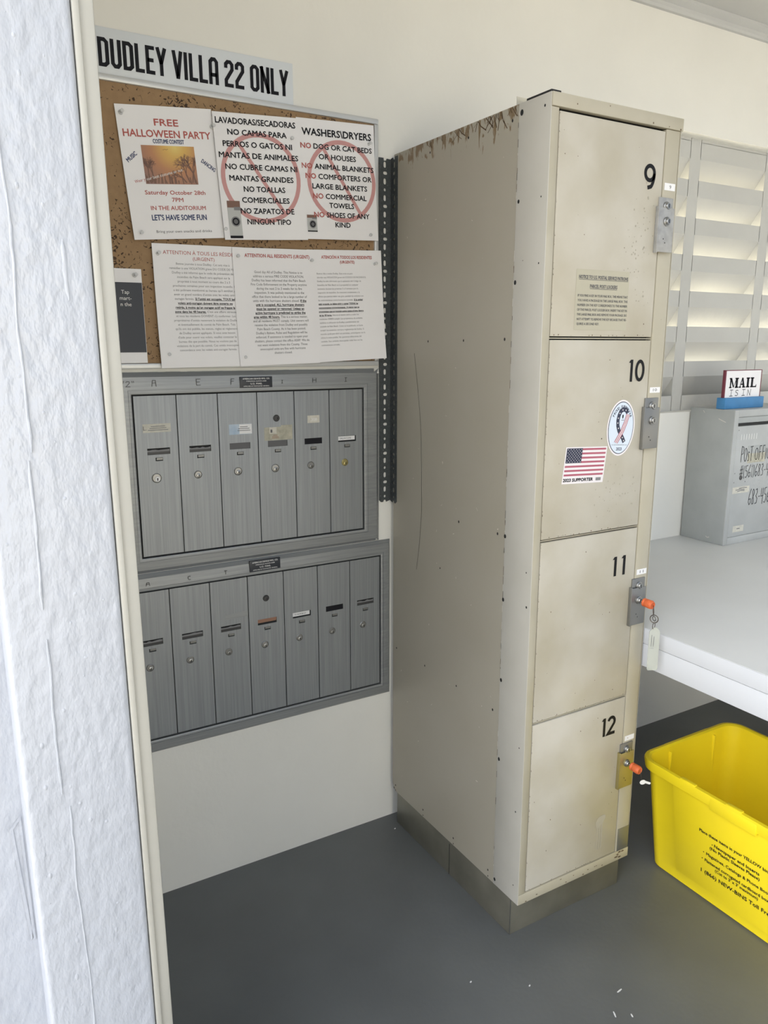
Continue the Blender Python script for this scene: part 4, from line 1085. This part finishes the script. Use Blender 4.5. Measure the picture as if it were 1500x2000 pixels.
# small number labels and lock plates on the stile
PL = [(1.6510, 1.7670, 1.7488, 1.7158), (1.2100, 1.3280, 1.3093, 1.2763), (.7725, .8895, .8711, .8355), (.3260, .4475, .4305, .3950)]
LB = [(1.7830, 1.7980, '9'), (1.3394, 1.3522, '10'), (.8975, .9112, '11'), (.4520, .4660, '')]
fst = Fr((0, yF - .0004, 0), (1, 0, 0), (0, 0, 1))
for i, ((p0, p1, c1, c2), (b0, b1, s_)) in enumerate(zip(PL, LB)):
    g = B(); rect(g, fst, .3360, .3700, b0, b1, .0004, 0)
    if s_: text(g, fst, s_, .353 if s_ != '9' else .3545, b0 + .0035, (b1 - b0) * .5, w=.013 if len(s_) > 1 else .0055, align='c', n=.0007, mi=1)
    else: dot(g, fst, .347, (b0 + b1) / 2, .0015, 2, .0007)
    g.build('number_label', ['whitep', 'grey_print', 'orange_card'], LK, 0)
    m_ = 'dullmetal' if i < 3 else 'brass'
    g = B(); g.box(.3205, .3645, yF - .0038, yF + .001, p0 + .06, p1, .0010)
    pl_ = g.build('lock_plate', 'plate' if i == 0 else 'dullmetal', LK)
    g = B(); g.box(.3150, .3645, yF - .0100, yF - .0070, p0, p1 - .0220, .0012); g.box(.3140, .3175, yF - .0100, yF + .0, p0 - .002, p1 - .0200, .001)
    for (u, v) in ((.3330, p0 + .028), (.3385, p0 + .020)): dot(g, Fr((0, yF - .0101, 0), (1, 0, 0), (0, 0, 1)), u, v, .0016, 1)
    g.build('pull_handle', [['plate', 'dullmetal', 'dullmetal', 'brass'][i], 'gap'], pl_)
    for cz, yo in ((c1, .0038), (c2, .0100)):
        x = .3425 if yo < .005 else .3390
        g = B(); g.lathe((x, yF - yo, cz), (0, -1, 0), [(.0098, 0), (.0098, .0030), (.0082, .0045), (.0074, .0045), (.0070, .0075), (.0060, .0085)], 24, 0)
        f8 = Fr((x, yF - yo - .0086, cz), (1, 0, 0), (0, 0, 1)); rect(g, f8, -.0012, .0012, -.0040, .0040, .0002, 1)
        g.build('lock_cylinder', ['chrome', 'gap'], pl_)
# keys left in the two lower locks
def key(label, z, tagkind):
    x, y = .3390, yF - .0185
    root = thing('key', label, 'key', (x, y - .02, z - .02), 'orange keys in the parcel locker')
    g = B(); g.lathe((x, y - .0010, z), (0, -1, 0), [(.0030, 0), (.0030, .008)], 12); g.build('key_shaft', 'chrome', root)
    g = B(); g.lathe((x, y - .008, z), (.05, -1, -.05), [(.0095, 0), (.0104, .001), (.0104, .005), (.0096, .006), (.0104, .007), (.0110, .022), (.0100, .024)], 20, 0)
    bm = bmesh.new()
    g.torus((x + .0013, y - .0325, z - .0016), (.05, -1, -.05), .0078, .0020, 20, 8, 0)
    g.build('key_cap', 'orange', root)
    if tagkind:
        g = B(); g.torus((x + .002, y - .037, z - .0135), (.55, -.55, .05), .0118, .0008, 30, 8); g.build('ring', 'ring', root)
        g = B(); g.torus((x + .003, y - .040, z - .0340), (-.9, -.45, .1), .0095, .0012, 26, 8); g.torus((x + .003, y - .0400, z - .0335), (.95, -.2, .1), .0058, .0009, 20, 6); g.build('ring', 'ring', root)
        g = B(); g.torus((x + .003, y - .0405, z - .0515), (.3, -.9, .0), .0075, .0009, 24, 6); g.build('ring', 'ring', root)
        ft = Fr((x - .0060, y - .036, z - .166), (1, -.55, 0), (.0, .0, 1))
        g = B(); slab(g, ft, [(.002, 0), (.024, 0), (.026, .004), (.026, .100), (.017, .111), (.009, .111), (0, .100), (0, .004)], .0016); tg = g.build('tag', 'tag', root, 0, 'clear plastic tag')
        g = B(); ribbon(g, ft, [(.006, .062), (.0065, .092)], .0011, n=.0020); ribbon(g, ft, [(.0115, .062), (.012, .088)], .0011, n=.0020); ribbon(g, ft, [(.003, .058), (.013, .0575)], .0006, n=.0020); g.build('lettering', 'grey_print', tg, 0)
    else:
        g = B(); g.torus((x + .004, y - .036, z - .0125), (.6, -.6, .15), .0115, .0006, 26, 6); g.build('ring', 'ring', root)
        ft = Fr((x - .008, y - .044, z - .0300), (1, -.2, -.12), (.12, -.05, 1))
        g = B(); slab(g, ft, arc(.008, .005, .009, .0062, 30, 330, 16) + [(.030, -.0030), (.033, -.0005), (.031, .003)], .0016); g.build('tag', 'whitep', root, 0, 'small white tag')
key('orange capped key in the door 11 lock with rings and a clear tag', .8355, True)
key('orange capped key in the lowest lock with a small white tag', .3950, False)

# ================================================================= counter, drop box, little sign
CT = thing('counter', 'long pale laminate counter with white painted edge beside the locker', 'counter', (1.2, -.8, .648))
g = B(); g.box(.3870, XR, -1.70, -.0005, .7100, .7500, .0012); g.build('worktop', 'counter', CT)
g = B(); g.box(.3845, .3872, -1.70, -.0005, .7095, .7488, .0006); g.build('edge_band', 'cedge', CT)
g = B(); g.box(.3862, .4050, -1.69, -.0005, .6480, .7080, .001); g.build('apron', 'cedge', CT)
MB = thing('mail_drop_box', 'grey metal post office drop box on the counter with handwriting on its door', 'mailbox', (1.47, -.10, .75))
bx0, bx1, by, bz0, bz1 = 1.2666, 1.690, -.1870, .7500, 1.2300
g = B(); g.box(bx0, bx1, by + .004, -.006, bz0, bz1, .002); g.build('body', 'greybox', MB)
g = B()
for (a, c, d, e_) in ((bx0 + .001, bx0 + .024, bz0, bz1), (bx1 - .024, bx1 - .001, bz0, bz1), (bx0 + .024, bx1 - .024, bz0, bz0 + .026), (bx0 + .024, bx1 - .024, bz1 - .024, bz1)): g.box(a, c, by, by + .006, d, e_, .0012)
g.build('front_frame', 'greyboxl', MB)
g = B(); g.box(bx0 + .0225, bx1 - .0225, by + .0015, by + .005, bz0 + .0275, bz1 - .0570, .0006); dr = g.build('door', 'greyboxl', MB)
g = B(); g.box(bx0 + .0235, bx1 - .0235, by + .0005, by + .0045, bz1 - .0450, bz1 - .0260, .0006); g.build('slot_flap', 'greybox', MB)
g = B(); g.box(bx0 + .024, bx1 - .024, by + .0030, by + .0045, bz1 - .0560, bz1 - .0450); g.build('slot', 'gap', MB, 0)
fm = Fr((0, by + .0014, 0), (1, 0, 0), (0, 0, 1))
g = B(); rect(g, fm, 1.3615, 1.4620, 1.0400, 1.0740, .0003, 0); rect(g, fm, 1.3600, 1.4610, 1.0740, 1.1020, .0003, 1); g.build('tape', ['tape', 'greybox'], dr, 0, 'yellowed tape on the door')
g = B()
strokes(g, fm, HAND, 'POsT', 1.3215, 1.0460, .0560, .067, .0022, n=.0008, gap=.03); strokes(g, fm, HAND, 'OFFiCE', 1.4000, 1.0480, .0500, .105, .0022, n=.0008, gap=.03)
g.build('handwriting', 'black', dr, 0)
g = B(); strokes(g, fm, HAND, '#(561)683-4', 1.3230, .9880, .0460, .168, .0020, n=.0008, gap=.03)
g.build('handwriting', 'black', dr, 0)
g = B(); strokes(g, fm, HAND, '683-456', 1.3880, .8850, .0600, .125, .0022, n=.0008, gap=.04)
g.build('handwriting', 'black', dr, 0)
g = B(); dot(g, fm, 1.3335, .9905, .0090, 1, .0003); g.lathe((1.3335, by + .0010, .9905), (0, -1, 0), [(.0080, 0), (.0075, .0015), (.005, .0020)], 18, 0); g.build('lock', ['smoke', 'dullmetal'], dr)
g = B(); rect(g, fm, 1.2945, 1.3890, .9350, .9580, .0003, 0)
for u, v, w in ((1.312, .947, .05), (1.322, .942, .04), (1.33, .952, .045)): ribbon(g, fm, [(u, v), (u + w * .5, v + .002), (u + w, v)], .003, n=.0005, mi=1)
rect(g, fm, 1.3165, 1.3775, .7925, .8155, .0003, 0); rect(g, fm, 1.3385, 1.3560, .8025, .8060, .0005, 1)
g.build('old_label', ['label', 'lgrey_print'], dr, 0)
g = B()
for u, v in ((1.2980, 1.0080), (1.2977, .9756), (1.36, .975), (1.299, 1.1600)): dot(g, fm, u, v, .0022, 0, .0005)
for i in range(7): rect(g, fm, 1.315 + i * .014, 1.3175 + i * .014, 1.125, 1.145, .0004, 1)
g.build('rivet_marks', ['grey_print', 'white_print'], dr, 0)
fx = Fr((bx0, 0, 0), (0, -1, 0), (0, 0, 1))
g = B(); ribbon(g, fx, [(.125, 1.197), (.150, 1.188), (.155, 1.187)], .0022, n=.0004); ribbon(g, fx, [(.060, 1.222), (.066, 1.214)], .002, n=.0004); ribbon(g, fx, [(.115, .772), (.122, .768), (.130, .771)], .002, n=.0004); g.build('scratch_marks', 'scratch', MB, 0)

MS = thing('mail_sign', 'small white MAIL sign with maroon edge in a blue block on the drop box', 'sign', (1.38, -.125, 1.23))
g = B(); g.box(1.2690, 1.4860, -.1420, -.1080, 1.2305, 1.2690, .0015); g.build('block', 'blueblk', MS)
g = B(); g.box(1.2745, 1.4790, -.1300, -.1200, 1.262, 1.3640, .0006); g.build('board', 'maroon', MS)
fb = Fr((1.2745, -.1301, 1.2690), (1, 0, 0), (0, 0, 1))
g = B(); rect(g, fb, .0055, .1985, -.004, .0925, .0003); g.build('face', 'paper', MS, 0)
g = B()
def slabserif(b, fr_, u, v, h, w, ch, sw):
    th = sw * .38; e_ = sw * .55
    def stem(x, wd): rect(b, fr_, x - wd / 2, x + wd / 2, v, v + h, .0006); rect(b, fr_, x - wd / 2 - e_ * .6, x + wd / 2 + e_ * .6, v, v + th, .0006); rect(b, fr_, x - wd / 2 - e_ * .6, x + wd / 2 + e_ * .6, v + h - th, v + h, .0006)
    if ch == 'I': stem(u + w / 2, sw)
    if ch == 'M':
        stem(u + sw * .45, sw * .55); stem(u + w - sw * .6, sw); poly(b, fr_, [(u + sw * .1, v + h), (u + sw * .95, v + h), (u + w / 2 + sw * .2, v + h * .12), (u + w / 2 - sw * .2, v)], .0006); poly(b, fr_, [(u + w / 2 - sw * .15, v), (u + w / 2 + sw * .15, v + h * .1), (u + w - sw * .5, v + h), (u + w - sw * .95, v + h)], .0006)
    if ch == 'A':
        poly(b, fr_, [(u + w * .12, v), (u + w * .22, v), (u + w * .55, v + h), (u + w * .42, v + h)], .0006); poly(b, fr_, [(u + w * .62, v), (u + w * .92, v), (u + w * .62, v + h), (u + w * .40, v + h)], .0006)
        rect(b, fr_, u + w * .25, u + w * .7, v + h * .28, v + h * .28 + th, .0006); rect(b, fr_, u, u + w * .36, v, v + th, .0006); rect(b, fr_, u + w * .54, u + w, v, v + th, .0006)
    if ch == 'L':
        stem(u + sw * .75, sw); rect(b, fr_, u + sw * .2, u + w, v, v + th, .0006); poly(b, fr_, [(u + w - sw * .5, v + th), (u + w, v), (u + w, v + h * .34)], .0006)
for ch, u, w in (('M', .026, .046), ('A', .077, .037), ('I', .119, .016), ('L', .142, .034)): slabserif(g, fb, u, .0330, .0350, w, ch, .0115)
strokes(g, fb, HAND, 'IS', .030, .0045, .0230, .050, .0021, n=.0006, gap=.16); strokes(g, fb, HAND, 'IN', .098, .0045, .0230, .052, .0021, n=.0006, gap=.16)
g.build('lettering', 'black', MS, 0)

# ================================================================= yellow recycling bin
BN = thing('recycling_bin', 'empty yellow plastic recycling bin on the floor under the counter', 'bin', (.70, -.85, 0))
def rring(x0, x1, y0, y1, z, r, seg=6, panel=0.0, ins=0.0):
    """rounded rectangle; the middle stretch of each side stands proud by `panel`"""
    pts = []
    for (cx_, cy2, a0) in ((x1 - r, y1 - r, 0), (x0 + r, y1 - r, 90), (x0 + r, y0 + r, 180), (x1 - r, y0 + r, 270)):
        for i in range(seg + 1):
            a = math.radians(a0 + 90 * i / seg); pts.append((cx_ + r * math.cos(a), cy2 + r * math.sin(a), z))
        # intermediate points along the next side carry the raised middle panel
        nx = {0: ((x1 - r, y1), (x0 + r, y1), (0, 1)), 90: ((x0, y1 - r), (x0, y0 + r), (-1, 0)), 180: ((x0 + r, y0), (x1 - r, y0), (0, -1)), 270: ((x1, y0 + r), (x1, y1 - r), (1, 0))}[a0]
        (ax, ay), (bx_, by_), (ox, oy) = nx; L_ = math.hypot(bx_ - ax, by_ - ay)
        for d, pf in ((.058, 0), (.064, 1), (L_ / 2, 1), (L_ - .064, 1), (L_ - .058, 0)):
            t = d / L_; pts.append((ax + (bx_ - ax) * t + ox * panel * pf, ay + (by_ - ay) * t + oy * panel * pf, z))
    return pts
def inset(z): return .036 * (1 - z / .335)
X0, X1, Y0, Y1, ZR = .4925, .8770, -1.145, -.5490, .335
def loop(z, off, r, panel): 
    i_ = inset(z); return rring(X0 + i_ - off, X1 - i_ + off, Y0 + i_ * .6 - off, Y1 - i_ * .6 + off, z, r, 6, panel)
L = [loop(.0, -.008, .03, 0), loop(.006, -.001, .035, 0), loop(.030, 0, .038, 0), loop(.045, 0, .038, .006), loop(.292, 0, .042, .006), loop(.306, 0, .042, .001), loop(.3065, .011, .050, .001), loop(.330, .012, .050, .001), loop(.335, .010, .050, .001), loop(.336, .002, .046, 0), loop(.332, -.0035, .042, .0), loop(.30, -.0035, .040, .003), loop(.05, -.0035, .036, .003), loop(.010, -.006, .034, 0)]
n_ = len(L[0]); g = B(); V = [p for r in L for p in r]
Fc = [[j * n_ + i, j * n_ + (i + 1) % n_, (j + 1) * n_ + (i + 1) % n_, (j + 1) * n_ + i] for j in range(len(L) - 1) for i in range(n_)]
Fc.append(list(range(n_))[::-1]); Fc.append([(len(L) - 1) * n_ + i for i in range(n_)])
g.add(V, Fc)
for y0, y1 in ((-.905, -.775),): g.box(.4795, .495, y0, y1, .2985, .331, .003)
for y0, y1 in ((-.728, -.682), (-.862, -.818), (-1.01, -.965)): g.box(.4815, .494, y0, y1, .332, .3385, .0015)
for x in (.60, .79): g.box(x - .003, x + .003, Y1 - .012, Y1 - .001, .06, .318, .0015)
g.build('body', 'yellow', BN, 35)
pl = Vector((X0 + inset(0) - .0035, 0, 0)); tp = Vector((X0 + inset(.3) - .0035, 0, .3))
ft = Fr((pl.x - .0032, 0, 0), (0, -1, 0), (tp - pl))
g = B()
for s_, u0, u1, v, h, bo in (('Place these items in your YELLOW bin', .742, .935, .2130, .0085, .012), ('Newspaper and Inserts', .787, .913, .1905, .0085, .012), ('(No Plastic Sleeves Please)', .774, .914, .1765, .0085, .012),
        ('Magazines, Catalogs & Phone Books', .764, .948, .1525, .0085, .010), ('Flattened corrugated cardboard boxes', .760, .950, .1310, .0085, .010), ("(Cut to 3' x 3' maximum)", .791, .912, .1180, .0085, .010), ('1 (866) NEW-BINS Toll Free', .749, .952, .0930, .0105, .010)):
    text(g, ft, s_, u0, v, h, w=u1 - u0, bold=bo, n=.0004)
for u, v in ((.781, .194), (.756, .157), (.752, .1355)): poly(g, ft, arc(u, v, .0016, .0016, 0, 360, 10)[:-1], .0004)
g.build('lettering', 'black', BN, 0)

# ================================================================= flecks on the floor
rr = random.Random(21)
for (x, y, ln, a) in ((-.0600, -.7360, .005, .3), (.1084, -.8511, .015, .1), (.0502, -.8913, .014, 1.1), (.0810, -.9127, .008, 1.2), (-.1709, -.6587, .005, .2), (-.0226, -.0720, .005, 0)):
    ff = Fr((x, y, .0004), (math.cos(a), math.sin(a), 0), (-math.sin(a), math.cos(a), 0))
    g = B(); slab(g, ff, [(-ln / 2, -.0012), (0, -.0018), (ln / 2, -.0008), (ln / 2, .0010), (0, .0014), (-ln / 2, .0008)], .0012)
    o = g.build('paint_fleck', 'whitep', None, 0)
    tag(o, 'tiny white paint fleck lying on the dark grey floor', 'paint fleck', 'white flecks on the floor')
